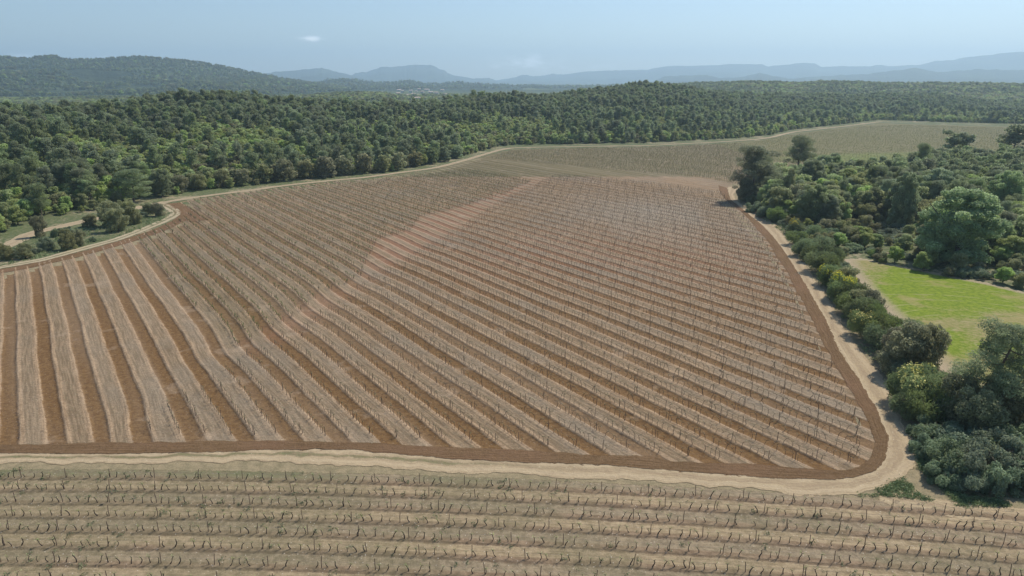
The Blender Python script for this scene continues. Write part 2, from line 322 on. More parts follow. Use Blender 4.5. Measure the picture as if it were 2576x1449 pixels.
# ------------------------------------------------------------------ terrain
def sl(x, y):
    dx, dy, dz = px_dir(x, y); return math.atan2(dx, dy), dz / math.hypot(dx, dy)
EDGE = [(-160, 640), (-60, 618), (0, 598), (40, 583), (80, 568), (150, 552), (210, 540), (262, 528), (310, 512), (370, 500), (440, 494), (500, 486), (560, 478), (640, 470), (700, 462), (780, 453),
        (880, 443), (960, 437), (1030, 424), (1100, 412), (1165, 396), (1215, 381), (1262, 369), (1311, 366), (1443, 364), (1616, 361), (1700, 357), (1800, 352), (1880, 347),
        (1939, 340), (1990, 327), (2078, 318), (2165, 307.5), (2217, 301.5), (2265, 304), (2390, 308), (2576, 312), (2760, 316)]
eg = WP(EDGE); e_az = np.arctan2(eg[:, 0], eg[:, 1]); e_r = np.hypot(eg[:, 0], eg[:, 1])
def edge_r(a): return np.interp(a, e_az, e_r)
CREST = [(-200, 274, 470), (0, 270, 480), (150, 268, 500), (300, 262, 540), (400, 245, 570), (500, 231, 600), (600, 234, 600), (700, 246, 590), (850, 256, 600), (950, 262, 620), (1100, 256, 680),
         (1200, 241, 720), (1300, 238, 760), (1400, 236, 800), (1500, 223, 850), (1600, 209, 880), (1700, 216, 930), (1800, 228, 980), (1900, 236, 1060), (2000, 238, 1130), (2100, 238, 1200),
         (2200, 239, 1260), (2330, 236, 1320), (2450, 250, 1350), (2576, 257, 1350), (2760, 255, 1350)]
c_az = np.array([sl(x, y)[0] for x, y, r in CREST]); c_r = np.array([r for x, y, r in CREST], float)
c_z = np.array([CAM_H + r * sl(x, y)[1] - 11.5 for x, y, r in CREST])
RID2 = [(-200, 300, 1500), (500, 290, 1500), (700, 262, 1500), (800, 236, 1500), (880, 231, 1500), (960, 232, 1500), (1020, 246, 1500), (1100, 268, 1500), (1400, 262, 1600), (1480, 236, 1800), (1560, 222, 1800),
        (1660, 212, 1850), (1740, 208, 1900), (1820, 205, 1900), (1920, 204, 1900), (2000, 206, 1900), (2090, 202, 1900), (2200, 205, 2000), (2300, 208, 2000), (2450, 207, 2000), (2576, 210, 2000), (2760, 210, 2000)]
d_az = np.array([sl(x, y)[0] for x, y, r in RID2]); d_r = np.array([r for x, y, r in RID2], float)
d_z = np.array([max(0, CAM_H + r * sl(x, y)[1] - 9) for x, y, r in RID2])
def sstep(x): x = np.clip(x, 0, 1); return x * x * (3 - 2 * x)
def Zpol(a, r):
    er, cr, cz = edge_r(a), np.interp(a, c_az, c_r), np.interp(a, c_az, c_z)
    dr, dz_ = np.interp(a, d_az, d_r), np.interp(a, d_az, d_z)
    up = np.clip((r - er) / (cr - er), 0, 1); z = cz * (0.55 * up + 0.45 * sstep(up))
    z = np.where(r > cr, cz * (1 - sstep((r - cr) / 330)), z)
    z2 = dz_ * np.where(r < dr, sstep((r - dr + 520) / 520), 1 - sstep((r - dr) / 500)); z = np.maximum(z, z2)
    x, y = r * np.sin(a), r * np.cos(a)
    amp = sstep((r - er - 15) / 120) * np.where(r > 2600, 8, 3.0)
    f = np.abs(a) < 1.2
    return np.where(f, z + amp * vnoise(x / 90 + 7, y / 90 + 3, 5, 3), 0)
def Zxy(x, y): x = np.asarray(x, float); y = np.asarray(y, float); return Zpol(np.arctan2(x, y), np.hypot(x, y))

HL = [((1806, 466), (1830, 474)), ((1812, 485), (1834, 486)), ((1828, 506), (1840, 502)), ((1849, 521), (1858, 518)), ((1876, 545), (1886, 540)), ((1904, 578), (1920, 568)), ((1932, 610), (1950, 600)), ((1953, 648), (1974, 633)), ((1977, 683), (2004, 678)),
      ((2001, 731), (2033, 724)), ((2022, 766), (2053, 762)), ((2047, 818), (2084, 812)), ((2064, 856), (2102, 856)), ((2095, 911), (2134, 915)), ((2130, 970), (2168, 965)),
      ((2158, 1019), (2196, 1010)), ((2179, 1061), (2217, 1053)), ((2192, 1095), (2233, 1092)), ((2196, 1130), (2238, 1125)), ((2182, 1154), (2231, 1158)), ((2154, 1175), (2208, 1184)),
      ((2113, 1184), (2170, 1200)), ((2008, 1177), (2090, 1209)), ((1904, 1168), (1960, 1206)), ((1800, 1165), (1830, 1198)), ((1696, 1160), (1698, 1188)), ((1620, 1146), (1600, 1179)), ((1481, 1144), (1470, 1171)), ((1341, 1134), (1341, 1167)),
      ((1132, 1125), (1132, 1155)), ((992, 1116), (992, 1144)), ((880, 1111), (880, 1135)), ((698, 1110), (698, 1134)), ((523, 1110), (523, 1140)), ((349, 1113), (340, 1142)), ((244, 1114), (240, 1144)), ((0, 1120), (0, 1144)), ((-300, 1128), (-300, 1150))]
TRK_R = [((1836, 470), (1862, 470)), ((1833, 484), (1852, 480)), ((1833, 495), (1848, 493)), ((1852, 516), (1868, 517)), ((1869, 526), (1889, 526)), ((1904, 554), (1930, 550)), ((1932, 578), (1958, 572)), ((1960, 610), (1984, 606)),
         ((1981, 641), (2008, 636)), ((2008, 683), (2038, 680)), ((2033, 724), (2064, 720)), ((2057, 766), (2090, 760)), ((2081, 812), (2117, 806)), ((2102, 856), (2146, 850)), ((2140, 922), (2186, 905)), ((2165, 960), (2222, 945)),
         ((2189, 998), (2248, 985)), ((2213, 1043), (2256, 1035)), ((2231, 1088), (2282, 1080)), ((2238, 1120), (2306, 1130)), ((2231, 1154), (2302, 1180)), ((2205, 1186), (2252, 1214)), ((2150, 1203), (2192, 1240)),
         ((2050, 1207), (2080, 1250)), ((1904, 1202), (1900, 1234)), ((1698, 1188), (1698, 1218)), ((1516, 1172), (1516, 1208)), ((1341, 1166), (1341, 1201)), ((1132, 1154), (1132, 1187)), ((992, 1143), (992, 1182)),
         ((880, 1136), (880, 1176)), ((790, 1135), (770, 1172)), ((698, 1136), (690, 1166)), ((593, 1138), (593, 1162)), ((349, 1144), (349, 1167)), ((140, 1146), (140, 1168)), ((0, 1146), (0, 1169)), ((-300, 1150), (-300, 1174))]
SINK = [(-200, 740), (0, 702), (208, 655), (400, 600), (490, 555), (480, 525), (560, 503), (850, 468), (1095, 438), (1217, 402), (1311, 384), (1696, 375), (1880, 364), (2000, 345), (2165, 325), (2265, 319), (2576, 328), (2576, 408), (2200, 412), (1900, 425), (1800, 462), (1800, 500), (1850, 545), (1930, 640), (1990, 740), (2050, 860), (2120, 980), (2170, 1100), (2175, 1140), (2155, 1170), (2000, 1182), (1500, 1150), (900, 1117), (400, 1120), (0, 1126), (-200, 1132)]
azs = np.r_[np.linspace(-math.pi, -1.0, 16)[:-1], np.linspace(-1.0, 1.0, 420), np.linspace(1.0, math.pi, 16)[1:]]
rs = np.r_[2, 15, 30, np.geomspace(45, 150, 50), np.geomspace(156, 2600, 190), np.geomspace(2750, 16500, 22)]
A_, R_ = np.meshgrid(azs, rs, indexing='ij'); Zg = Zpol(A_, R_)
Vg = np.stack([R_ * np.sin(A_), R_ * np.cos(A_), Zg], -1).reshape(-1, 3)
wood = sstep((R_ - edge_r(A_)) / 12).reshape(-1)
bare = (inside(Vg[:, :2], WP([(-200, 1080), (2000, 1200), (2330, 1245), (2900, 1290), (3400, 3000), (-700, 3000)]))).astype(float)
_m = np.hypot(Vg[:, 0], Vg[:, 1]) < 420; _P = Vg[_m, :2]
_d = np.minimum(dist_line(_P, WP([p for p, q in TRK_R])), dist_line(_P, WP([q for p, q in TRK_R]))); _d = np.minimum(_d, dist_line(_P, WP([q for p, q in HL]))); _d = np.minimum(_d, dist_line(_P, WP(SINK), True) - 1.5)
bare *= 1 - inside(Vg[:, :2], WP([(2130, 1250), (2190, 1236), (2252, 1214), (2306, 1178), (2320, 1150), (2420, 1230), (2500, 1258), (2420, 1268), (2300, 1256)]))
bare[_m] = np.maximum(bare[_m], 1 - sstep((_d - 4.0) / 3.0))
Fg = grid_faces(len(azs), len(rs))[:, ::-1]
Vg[:, 2] -= .35 * inside(Vg[:, :2], WP(SINK))
Vg[:, 2] -= .35 * inside(Vg[:, :2], WP([(-900, 1230), (600, 1215), (1400, 1245), (2100, 1290), (2576, 1345), (3600, 1500), (6000, 4000), (-5000, 4000)]))
tag(link('ground', mesh_np('ground', Vg, Fg, vattr={'wood': wood, 'bare': bare}), mat_ground()), kind='structure')

# ------------------------------------------------------------------ mountains and far hills
MV = {}
def mountain(name, sil, r, depth, rock, seed, rough, behind=900):
    S = np.array([(*sl(x, y),) for x, y in sil]); n = 420 if r < 6000 else 300; k = 26
    a = np.linspace(S[0, 0], S[-1, 0], n); hz = CAM_H + r * np.interp(a, S[:, 0], S[:, 1])
    hz = hz + rough * vnoise(a * 160, a * 0, seed, 4)
    u = np.r_[np.linspace(-1, 0, k), np.linspace(0, 1, 7)[1:]]
    rr = np.where(u < 0, r + u * depth, r + u * behind)
    A2, U2 = np.meshgrid(a, u, indexing='ij'); RR = np.broadcast_to(rr, A2.shape)
    prof = np.where(U2 < 0, np.clip(1 + U2, 0, 1) ** 1.35, 1 - sstep(U2))
    x, y = RR * np.sin(A2), RR * np.cos(A2)
    gul = vnoise(x / (depth * .22), y / (depth * .3), seed + 3, 4)
    Z = hz[:, None] * prof + gul * hz[:, None] * .26 * np.clip(-U2 * 3, 0, 1) * np.clip((1 + U2) * 3, 0, 1) - 3 * (np.abs(U2) > .999)
    e = np.clip(np.minimum(A2 - a[0], a[-1] - A2) / .012, 0, 1); Z = Z * sstep(e) - 2 * (e <= 0)
    V = np.stack([x, y, Z], -1).reshape(-1, 3)
    o = link(name, mesh_np(name, V, grid_faces(n, len(u))[:, ::-1], vattr={'high': sstep((Z / max(hz) - .45) / .4).reshape(-1)}), mat_mountain(name + '_cover', rock, seed))
    tag(o, kind='structure'); MV[name] = V[(Z.reshape(-1) > 4) & (U2.reshape(-1) < .02)]; return a, hz
m1_a, m1_z = mountain('wooded_mountain', [(-260, 175), (-120, 152), (0, 145), (52, 150), (132, 143), (167, 150), (194, 152), (257, 151), (340, 144), (368, 145), (434, 151), (521, 161), (590, 175), (653, 187), (729, 202), (799, 211), (880, 222), (1000, 236)], 3700, 1500, .9, 11, 3)
mountain('blue_mountain', [(560, 205), (653, 187), (712, 179), (781, 173), (809, 171), (840, 179), (887, 190), (960, 203), (1010, 212)], 10500, 2600, 0, 21, 12)
mountain('blue_mountain', [(800, 203), (852, 195), (884, 189), (894, 183), (922, 181), (957, 168), (981, 169), (1023, 166), (1043, 162), (1085, 164), (1096, 170), (1116, 176), (1127, 184), (1158, 193), (1189, 197), (1231, 197), (1248, 203), (1300, 212)], 12000, 3000, 0, 31, 16)
mountain('blue_mountain_range', [(1180, 212), (1248, 202), (1269, 199), (1297, 194), (1311, 188), (1325, 188), (1339, 192), (1373, 189), (1391, 185), (1415, 188), (1460, 181), (1512, 178), (1627, 175), (1662, 169), (1698, 165), (1751, 166),
         (1845, 161), (1918, 162), (1932, 167), (2019, 158), (2047, 159), (2067, 168), (2123, 166), (2182, 167), (2217, 163), (2241, 166), (2314, 163), (2356, 153), (2390, 152), (2425, 145), (2540, 132), (2576, 131), (2760, 126), (2900, 150)], 13500, 3600, 0, 41, 10)
mountain('blue_hills', [(1560, 214), (1644, 205), (1669, 193), (1696, 191), (1779, 188), (1814, 197), (1869, 193), (1911, 183), (1939, 189), (1984, 198), (2113, 189), (2182, 186), (2251, 177), (2304, 171), (2356, 181), (2460, 174), (2576, 177), (2760, 180), (2860, 200)], 8600, 2200, 0, 51, 8)
mountain('wooded_hills', [(700, 222), (760, 212), (818, 203), (863, 196), (922, 205), (977, 208), (1026, 201), (1068, 210), (1116, 210), (1158, 205), (1186, 211), (1304, 214), (1408, 216), (1600, 213), (1760, 214), (1900, 222)], 4700, 1500, .2, 61, 4)

# ------------------------------------------------------------------ the vineyard frame: rows run along ROW_U, 2.53 m apart
RA = R(125.2); ROW_U = np.array([math.cos(RA), math.sin(RA)]); ROW_N = np.array([ROW_U[1], -ROW_U[0]])
PER, C0 = 5.06, -7.9                                 # tilled strip centres at C0 + k*PER, vine rows a quarter period either side
def warp(a, c): return .40 * vnoise(a / 38 + 5, c / 45 + 9, 77, 2) + .12 * vnoise(a / 9 + 5, c / 6 + 9, 78, 2) - 1.1 * np.exp(-((c - 7) / 4) ** 2) * sstep((108 - a) / 14)
SW = [None]
def ac_xy(a, c):
    if SW[0] is None: q = WP([(600, 885), (1330, 468)]); SW[0] = (q @ ROW_U, q @ ROW_N)
    (a1, a2), (c1, c2) = SW[0]; L = math.hypot(a2 - a1, c2 - c1); dd = ((a - a1) * (c2 - c1) - (c - c1) * (a2 - a1)) / L; tt = ((a - a1) * (a2 - a1) + (c - c1) * (c2 - c1)) / L
    cc = c + warp(a, c) - .75 * np.exp(-(dd / 7.0) ** 2) * sstep(tt / 10 + 1) * (1 - sstep((tt - L + 30) / 40)); return np.stack([a * ROW_U[0] + cc * ROW_N[0], a * ROW_U[1] + cc * ROW_N[1]], -1)
hl_in, hl_out = WP([p for p, q in HL]), WP([q for p, q in HL]); hl_mid = hl_in * .15 + hl_out * .85
TOPL = [(-300, 745), (-60, 694), (0, 679), (104, 658), (208, 632), (295, 608), (370, 583), (440, 556), (458, 540), (440, 512)]
TOPR = [(484, 502), (557, 492), (633, 483), (694, 474), (770, 465), (850, 456), (943, 450), (1009, 438), (1095, 426), (1165, 409), (1217, 393), (1266, 380), (1311, 375), (1443, 372.5), (1616, 370), (1696, 367), (1800, 361.5), (1880, 356),
        (1939, 349), (1998, 336), (2078, 326.5), (2165, 316), (2217, 309.5), (2265, 312), (2390, 315.5), (2576, 320), (2800, 326)]
TREELN = [(2800, 425), (2576, 422), (2300, 428), (2150, 428), (2080, 432), (2000, 436), (1930, 445), (1860, 462)]
field_poly = np.vstack([WP(TOPL), WP(TOPR), WP(TREELN), hl_mid])
Z_GREEN = WP([(345, 600), (440, 565), (470, 505), (1150, 430), (1330, 455), (1150, 525), (1060, 545), (1030, 580), (950, 600), (905, 700), (800, 745), (640, 850), (590, 880)])
Z_TOP = WP([(1230, 392), (1300, 376), (1870, 357), (1940, 450), (1850, 470), (1780, 447), (1500, 424), (1350, 408), (1260, 402)])
Z_GAP = WP([(590, 880), (800, 745), (905, 700), (950, 600), (1060, 545), (1330, 455), (1400, 440), (1270, 500), (1130, 590), (930, 700), (740, 830), (640, 880)])
Z_RED = WP([(1010, 660), (1250, 560), (1500, 570), (1950, 600), (2000, 700), (1700, 720), (1300, 700)])
Z_GREY = WP([(1450, 500), (1800, 500), (1820, 590), (1480, 575)])
Z_LIME = WP([(1960, 398), (2100, 388), (2400, 380), (2700, 376), (2700, 408), (2300, 414), (2060, 410)])
Z_BROWNF = WP([(1860, 420), (1960, 410), (2260, 412), (2300, 430), (1860, 480)])
Z_LEFT = WP([(-300, 720), (0, 690), (320, 600), (590, 890), (350, 1110), (-300, 1120)])
def soft(P, poly, rad=7.0):
    s = np.zeros(len(P)); k = 7
    for i in range(k):
        an = i * 2.4; rr = rad * math.sqrt((i + .5) / k); s += inside(P + np.array([math.cos(an), math.sin(an)]) * rr, poly)
    return s / k
def field_attrs(P):
    g = np.maximum(soft(P, Z_GREEN, 3) * .28, np.maximum(soft(P, Z_TOP, 8) * .8, 1.5 * (P[:, 1] > 335) * (1 - soft(P, Z_BROWNF, 15)))); r_ = np.hypot(P[:, 0], P[:, 1])
    return {'green': np.clip(g, 0, 1.4), 'red': np.clip(soft(P, Z_GAP, 5) * .95 + soft(P, Z_RED, 25) * .75 + soft(P, Z_BROWNF, 10) * .5, 0, 1), 'grey': soft(P, Z_GREY, 25),
            'lime': np.clip(soft(P, Z_LIME, 8) * .9 + .3 * (P[:, 1] > 345) * (P[:, 0] > 150) * (1 - soft(P, Z_BROWNF, 15)), 0, 1), 'fade': np.clip((r_ - 170) / 120, 0, 1) * (1 - soft(P, Z_GAP) * .8)}
fm = mat_field()
cols = np.array([-.5, -.40, -.31, -.265, -.225, -.195, -.1, 0, .1, .195, .225, .265, .31, .40])
CMAX = C0 + PER * 46
u_all = np.concatenate([k + cols for k in range(-14, 46)] + [[45.5]]); a_all = np.arange(-60, 345, 1.15)
UU, AA = np.meshgrid(u_all, a_all, indexing='ij'); P2 = ac_xy(AA, C0 + UU * PER).reshape(-1, 2)
ctr = P2.reshape(len(u_all), len(a_all), 2); cc = (ctr[:-1, :-1] + ctr[1:, 1:]) / 2
keep = inside(cc.reshape(-1, 2), field_poly)
F = grid_faces(len(u_all), len(a_all), keep)
fr = np.abs((UU.reshape(-1) + .5) % 1 - .5)
V0, F, P2c, frc, uvc = compact(np.c_[P2, np.zeros(len(P2))], F, P2, fr, np.c_[UU.reshape(-1), AA.reshape(-1)])
dE = np.minimum(dist_line(P2c, hl_in) * inside(P2c, np.vstack([WP(TOPL), WP(TOPR), WP(TREELN), hl_in])), dist_line(P2c, np.vstack([WP(TOPL), WP(TOPR)]))); damp = sstep((dE - .2) / 1.6)
rel = np.where(frc < .21, -.10, .05 * np.exp(-((frc - .25) / .05) ** 2) + .0)
rel = rel + np.where((frc > .18) & (frc < .24), rng.normal(0, .035, len(frc)), rng.normal(0, .012, len(frc))) + .03 * np.cos(frc * 2 * math.pi * 6) * (frc > .33)
V0[:, 2] = .04 + rel * damp
fa = field_attrs(P2c)
near_soil = link('vineyard_soil', mesh_np('vineyard_soil', V0, F, uv=uvc, vattr=fa), fm); tag(near_soil, kind='structure')
u2 = np.arange(45.5, 190, .5); a2 = np.arange(-60, 640, 5.0); UU, AA = np.meshgrid(u2, a2, indexing='ij'); P2 = ac_xy(AA, C0 + UU * PER).reshape(-1, 2)
ctr = P2.reshape(len(u2), len(a2), 2); cc = (ctr[:-1, :-1] + ctr[1:, 1:]) / 2
F = grid_faces(len(u2), len(a2), inside(cc.reshape(-1, 2), field_poly))
V1, F, P2c, uvc = compact(np.c_[P2, np.full(len(P2), .03)], F, P2, np.c_[UU.reshape(-1), AA.reshape(-1)])
tag(link('vineyard_soil', mesh_np('far_soil', V1, F, uv=uvc, vattr=field_attrs(P2c)), fm), kind='structure')

# ------------------------------------------------------------------ tilled headland, tracks, verges
def ribbon(name, Lp, Rp, z, mat, step=1.0, across=8, wob=.25, edge_w=.6, seed=0, clods=0.0):
    n = max(8, int(np.hypot(*np.diff(np.asarray(Lp), axis=0).T).sum() / step)); L = catmull(Lp, n); Q = catmull(Rp, n)
    s = np.r_[0, np.cumsum(np.hypot(*np.diff((L + Q) / 2, axis=0).T))]
    d = Q - L; wd = np.hypot(d[:, 0], d[:, 1])[:, None]; d = d / wd
    L = L + d * wob * vnoise(s / 2.5, s * 0, seed, 3)[:, None]; Q = Q + d * wob * vnoise(s / 2.5, s * 0 + 9, seed + 1, 3)[:, None]
    wm = float(wd.mean()); edge_w *= .6; f = np.r_[0, edge_w / wm, np.linspace(2 * edge_w / wm, 1 - 2 * edge_w / wm, across), 1 - edge_w / wm, 1]; f = np.clip(f, 0, 1); f.sort()
    P = L[:, None] * (1 - f[None, :, None]) + Q[:, None] * f[None, :, None]
    Z = np.full(P.shape[:2], z) + (rng.normal(0, clods, P.shape[:2]) if clods else 0)
    Z[:, 0] = Z[:, -1] = z
    e = np.clip(np.minimum(f, 1 - f) * wm / (2 * edge_w), 0, 1)
    V = np.concatenate([P, Z[..., None]], -1).reshape(-1, 3)
    uv = np.stack([np.broadcast_to(f, P.shape[:2]), np.broadcast_to(s[:, None], P.shape[:2])], -1).reshape(-1, 2)
    F = grid_faces(n, len(f))
    nrm = np.cross(V[F[0, 1]] - V[F[0, 0]], V[F[0, 3]] - V[F[0, 0]])
    if nrm[2] < 0: F = F[:, ::-1]
    return tag(link(name, mesh_np(name, V, F, uv=uv, vattr={'edge': np.broadcast_to(e, P.shape[:2]).reshape(-1)}), mat), kind='structure')
def ribbon_c(name, pts, width, z, mat, **kw):
    P = resample(WP(pts), 4.0); d = np.gradient(P, axis=0); d /= np.hypot(d[:, 0], d[:, 1])[:, None]; n = np.c_[-d[:, 1], d[:, 0]]
    return ribbon(name, P + n * width / 2, P - n * width / 2, z, mat, **kw)
tilled = mat_tilled()
tilled_o = ribbon('tilled_soil', hl_in, hl_out, .095, tilled, step=.7, across=9, wob=.35, seed=3, clods=.010)
ribbon_c('tilled_soil', [(-250, 722), (0, 683), (104, 663), (208, 638), (295, 614), (370, 590), (430, 566), (462, 546), (456, 526), (436, 511)], 5.0, .07, tilled, wob=.5, seed=5, clods=.02)
ribbon_c('tilled_soil', [(430, 512), (452, 524), (476, 541), (500, 556)], 7.0, .08, tilled, wob=.5, seed=6, clods=.02)
trk_in, trk_out = WP([p for p, q in TRK_R]), WP([q for p, q in TRK_R])
trk_in = trk_in - (trk_out - trk_in) / np.hypot(*(trk_out - trk_in).T)[:, None] * 1.3
ribbon('dirt_track', trk_in, trk_out, .045, mat_track('pale_track', .85), step=.7, across=14, wob=.8, seed=9, clods=.012)
TRK_T = [(382, 515), (436, 505.5), (484.6, 498), (557.5, 488), (633.5, 479), (694, 470), (770, 461), (850, 453), (922, 446), (1009, 434), (1095.5, 422), (1165, 404.6), (1217, 389), (1266, 376), (1311, 371.6), (1443, 369), (1616.5, 366.4), (1696, 363),
         (1800, 357.7), (1880, 352.5), (1939, 345.5), (1998, 332), (2078, 323), (2165, 312.6), (2217, 306), (2250, 307.6)]
ribbon_c('dirt_track', TRK_T, 4.0, .10, mat_track('upper_track', 0, (.42, .335, .22), (.34, .265, .17)), wob=.4, seed=12, edge_w=.45, across=4)
ribbon_c('dirt_track', [(-200, 690), (-60, 645), (0, 624.5), (35, 610.6), (69, 591.5), (111, 579), (149, 570.7), (208, 557), (264, 546), (312, 531), (382, 515), (420, 508)], 5.2, .05, mat_track('branch_track', 0, (.42, .335, .215), (.33, .26, .165)), wob=.5, seed=14, edge_w=.5, across=4)
ribbon_c('dirt_track', [(-200, 715), (0, 673), (104, 654), (208, 626), (295, 602), (365, 576), (410, 557), (437.6, 543), (441, 534), (428, 524), (405, 513)], 3.8, .09, mat_track('loop_track', 1.0, (.42, .36, .24), (.33, .28, .18)), wob=.3, seed=16, edge_w=.4, across=6)
ribbon_c('dirt_track', [(2020, 436), (2060, 429), (2110, 426), (2180, 424), (2240, 422)], 4.0, .07, mat_track('far_track', 0), wob=.3, seed=18, edge_w=.4, across=4)
ribbon_c('dirt_track', [(2210, 1246), (2300, 1268), (2400, 1280), (2500, 1290), (2700, 1312)], 3.6, .05, mat_track('side_track', 0), wob=.5, seed=19, edge_w=.6, across=5)

# ------------------------------------------------------------------ foreground vineyard soil; rows run left to right
ry = np.polyfit([-60.6, -21.9, 18.4, 54.8], [70.8, 70.0, 67.4, 62.8], 2); FS = 2.47
def fy(x, k): return np.polyval(ry, x) - FS * k
xs = np.arange(-95, 95.1, .45); uoff = np.array([0, .10, .17, .22, .30, .45, .60, .78, .92])
us = np.r_[-.85, -.7, -.5, -.3, -.12, *(np.concatenate([k + uoff for k in range(12)])), 12]
XX, UU = np.meshgrid(xs, us, indexing='ij'); YY = fy(XX, UU); fr = UU % 1
Z = .03 + np.where((fr < .17) | (fr > .85), .07, 0) * (UU > -.2) * (1 + .8 * vnoise(XX / 1.6, UU * 3, 71, 2)) + rng.normal(0, .02, UU.shape); Z[:, 0] = .02
edge = np.clip((UU + .85) / .35, 0, 1)
verge = np.clip((0.15 - UU) / .5, 0, 1) * np.clip((15 - XX) / 35, 0, 1)
V = np.stack([XX, YY, Z], -1).reshape(-1, 3)
tag(link('stony_soil', mesh_np('stony_soil', V, grid_faces(len(xs), len(us))[:, ::-1], uv=np.stack([UU, XX], -1).reshape(-1, 2), vattr={'edge': edge.reshape(-1), 'verge': verge.reshape(-1)}), mat_foreground()), kind='structure')

# ------------------------------------------------------------------ the sown meadow on the right
MEAD = [(2120, 652), (2170, 650), (2240, 664), (2320, 680), (2420, 700), (2500, 716), (2576, 735), (2800, 790), (2900, 1010), (2650, 1030), (2520, 1000), (2440, 965), (2385, 945), (2345, 915), (2300, 860), (2255, 810), (2205, 765), (2165, 720), (2140, 690)]
mp = WP(MEAD); gx = np.arange(mp[:, 0].min() - 2, mp[:, 0].max() + 2, 1.0); gy = np.arange(mp[:, 1].min() - 2, mp[:, 1].max() + 2, 1.0)
X2, Y2 = np.meshgrid(gx, gy, indexing='ij'); P2 = np.stack([X2, Y2], -1).reshape(-1, 2); c2 = np.stack([X2[:-1, :-1] + .5, Y2[:-1, :-1] + .5], -1).reshape(-1, 2)
F = grid_faces(len(gx), len(gy), inside(c2, mp)); dm = dist_line(P2, mp, True)
V, F, dmc = compact(np.c_[P2, np.full(len(P2), .06) + rng.normal(0, .01, len(P2))], F, dm)
lm = WP([(2120, 652), (2140, 690), (2165, 720), (2205, 765), (2255, 810), (2300, 860), (2345, 915), (2400, 950)])
dl = dist_line(V[:, :2], lm)
tag(link('meadow', mesh_np('meadow', V, F[:, ::-1] if False else F, vattr={'fade': np.maximum(1 - sstep((dmc - .5) / 2.5), 1 - sstep((dl - .5) / 5))}), mat_meadow()), kind='structure')

# ------------------------------------------------------------------ plant meshes
def tube(pts, rad, sides=5):
    """one tapered tube; returns V, F (quads)"""
    pts = np.asarray(pts, float); n = len(pts); T = np.gradient(pts, axis=0); T /= np.linalg.norm(T, axis=1)[:, None] + 1e-9
    ref = np.where(np.abs(T[:, 2:3]) > .9, np.array([[1., 0, 0]]), np.array([[0, 0, 1.]])); A = np.cross(T, ref); A /= np.linalg.norm(A, axis=1)[:, None] + 1e-9; B = np.cross(T, A)
    an = np.linspace(0, 2 * math.pi, sides, endpoint=False)
    V = (pts[:, None] + np.asarray(rad)[:, None, None] * (np.cos(an)[None, :, None] * A[:, None] + np.sin(an)[None, :, None] * B[:, None])).reshape(-1, 3)
    F = []
    for i in range(n - 1):
        for j in range(sides): F.append((i * sides + j, i * sides + (j + 1) % sides, (i + 1) * sides + (j + 1) % sides, (i + 1) * sides + j))
    return V, np.array(F)
def join(parts):
    Vs, Fs, o = [], [], 0
    for V, F in parts: Vs.append(V); Fs.append(F + o); o += len(V)
    return np.vstack(Vs), np.vstack(Fs)
def leaves(P, N, size, aspect=.6, jit=.8, r=None):
    """rhombic leaf sprays at P facing roughly along N"""
    n = len(P); r = r or rng; N = N + r.normal(0, jit, (n, 3)); N /= np.linalg.norm(N, axis=1)[:, None] + 1e-9
    U = np.cross(N, r.normal(0, 1, (n, 3))); U /= np.linalg.norm(U, axis=1)[:, None] + 1e-9; Wv = np.cross(N, U)
    s = (size * r.uniform(.6, 1.35, n))[:, None]; U = U * s; Wv = Wv * s * aspect
    V = np.stack([P - U, P - Wv, P + U, P + Wv], 1).reshape(-1, 3); return V, np.arange(4 * n).reshape(n, 4)
def blob_points(blobs, n, shell=.78, cull=.72, r=None):
    r = r or rng; B = np.array(blobs, float)                    # x y z rx ry rz tone
    wt_ = (B[:, 3] * B[:, 4] + B[:, 3] * B[:, 5] + B[:, 4] * B[:, 5]); idx = r.choice(len(B), n, p=wt_ / wt_.sum())
    d = r.normal(0, 1, (n, 3)); d /= np.linalg.norm(d, axis=1)[:, None]
    rad = (shell + (1.06 - shell) * r.random(n) ** .6)[:, None]
    lump = 1 + .22 * np.sin(d[:, :1] * 7 + idx[:, None]) * np.sin(d[:, 1:2] * 8 + 2 * idx[:, None]) 
    P = B[idx, :3] + d * B[idx, 3:6] * rad * lump; keep = np.ones(n, bool)
    for k in range(len(B)):
        q = (((P - B[k, :3]) / B[k, 3:6]) ** 2).sum(1); keep &= ~((q < cull ** 2) & (idx != k))
    N = d / B[idx, 3:6]; N /= np.linalg.norm(N, axis=1)[:, None]
    return P[keep], N[keep], B[idx, 6][keep]
bark_pine = mat_plain('pine_bark', (.13, .095, .07), (.24, .19, .15), 3)
bark_oak = mat_plain('oak_bark', (.10, .085, .065), (.19, .165, .13), 3)
leaf_pine = mat_leaf('pine_needles', (.150, .185, .085), (.310, .370, .155), .60)
leaf_oak = mat_leaf('spring_oak_leaves', (.240, .300, .080), (.42, .49, .15), .58, .045)
leaf_holm = mat_leaf('evergreen_oak_leaves', (.170, .180, .078), (.35, .345, .15), .58)
leaf_broom = mat_leaf('broom_twigs', (.110, .155, .048), (.205, .265, .080), .50)
leaf_bramble = mat_leaf('bramble_leaves', (.145, .200, .100), (.285, .360, .185), .55)
leaf_lime = mat_leaf('young_lime_leaves', (.16, .22, .03), (.27, .34, .05), .3)
leaf_dome = mat_leaf('pale_oak_leaves', (.200, .265, .115), (.36, .43, .19), .58, .03)
flower = mat_leaf('yellow_flowers', (.50, .42, .02), (.68, .56, .03), .1)

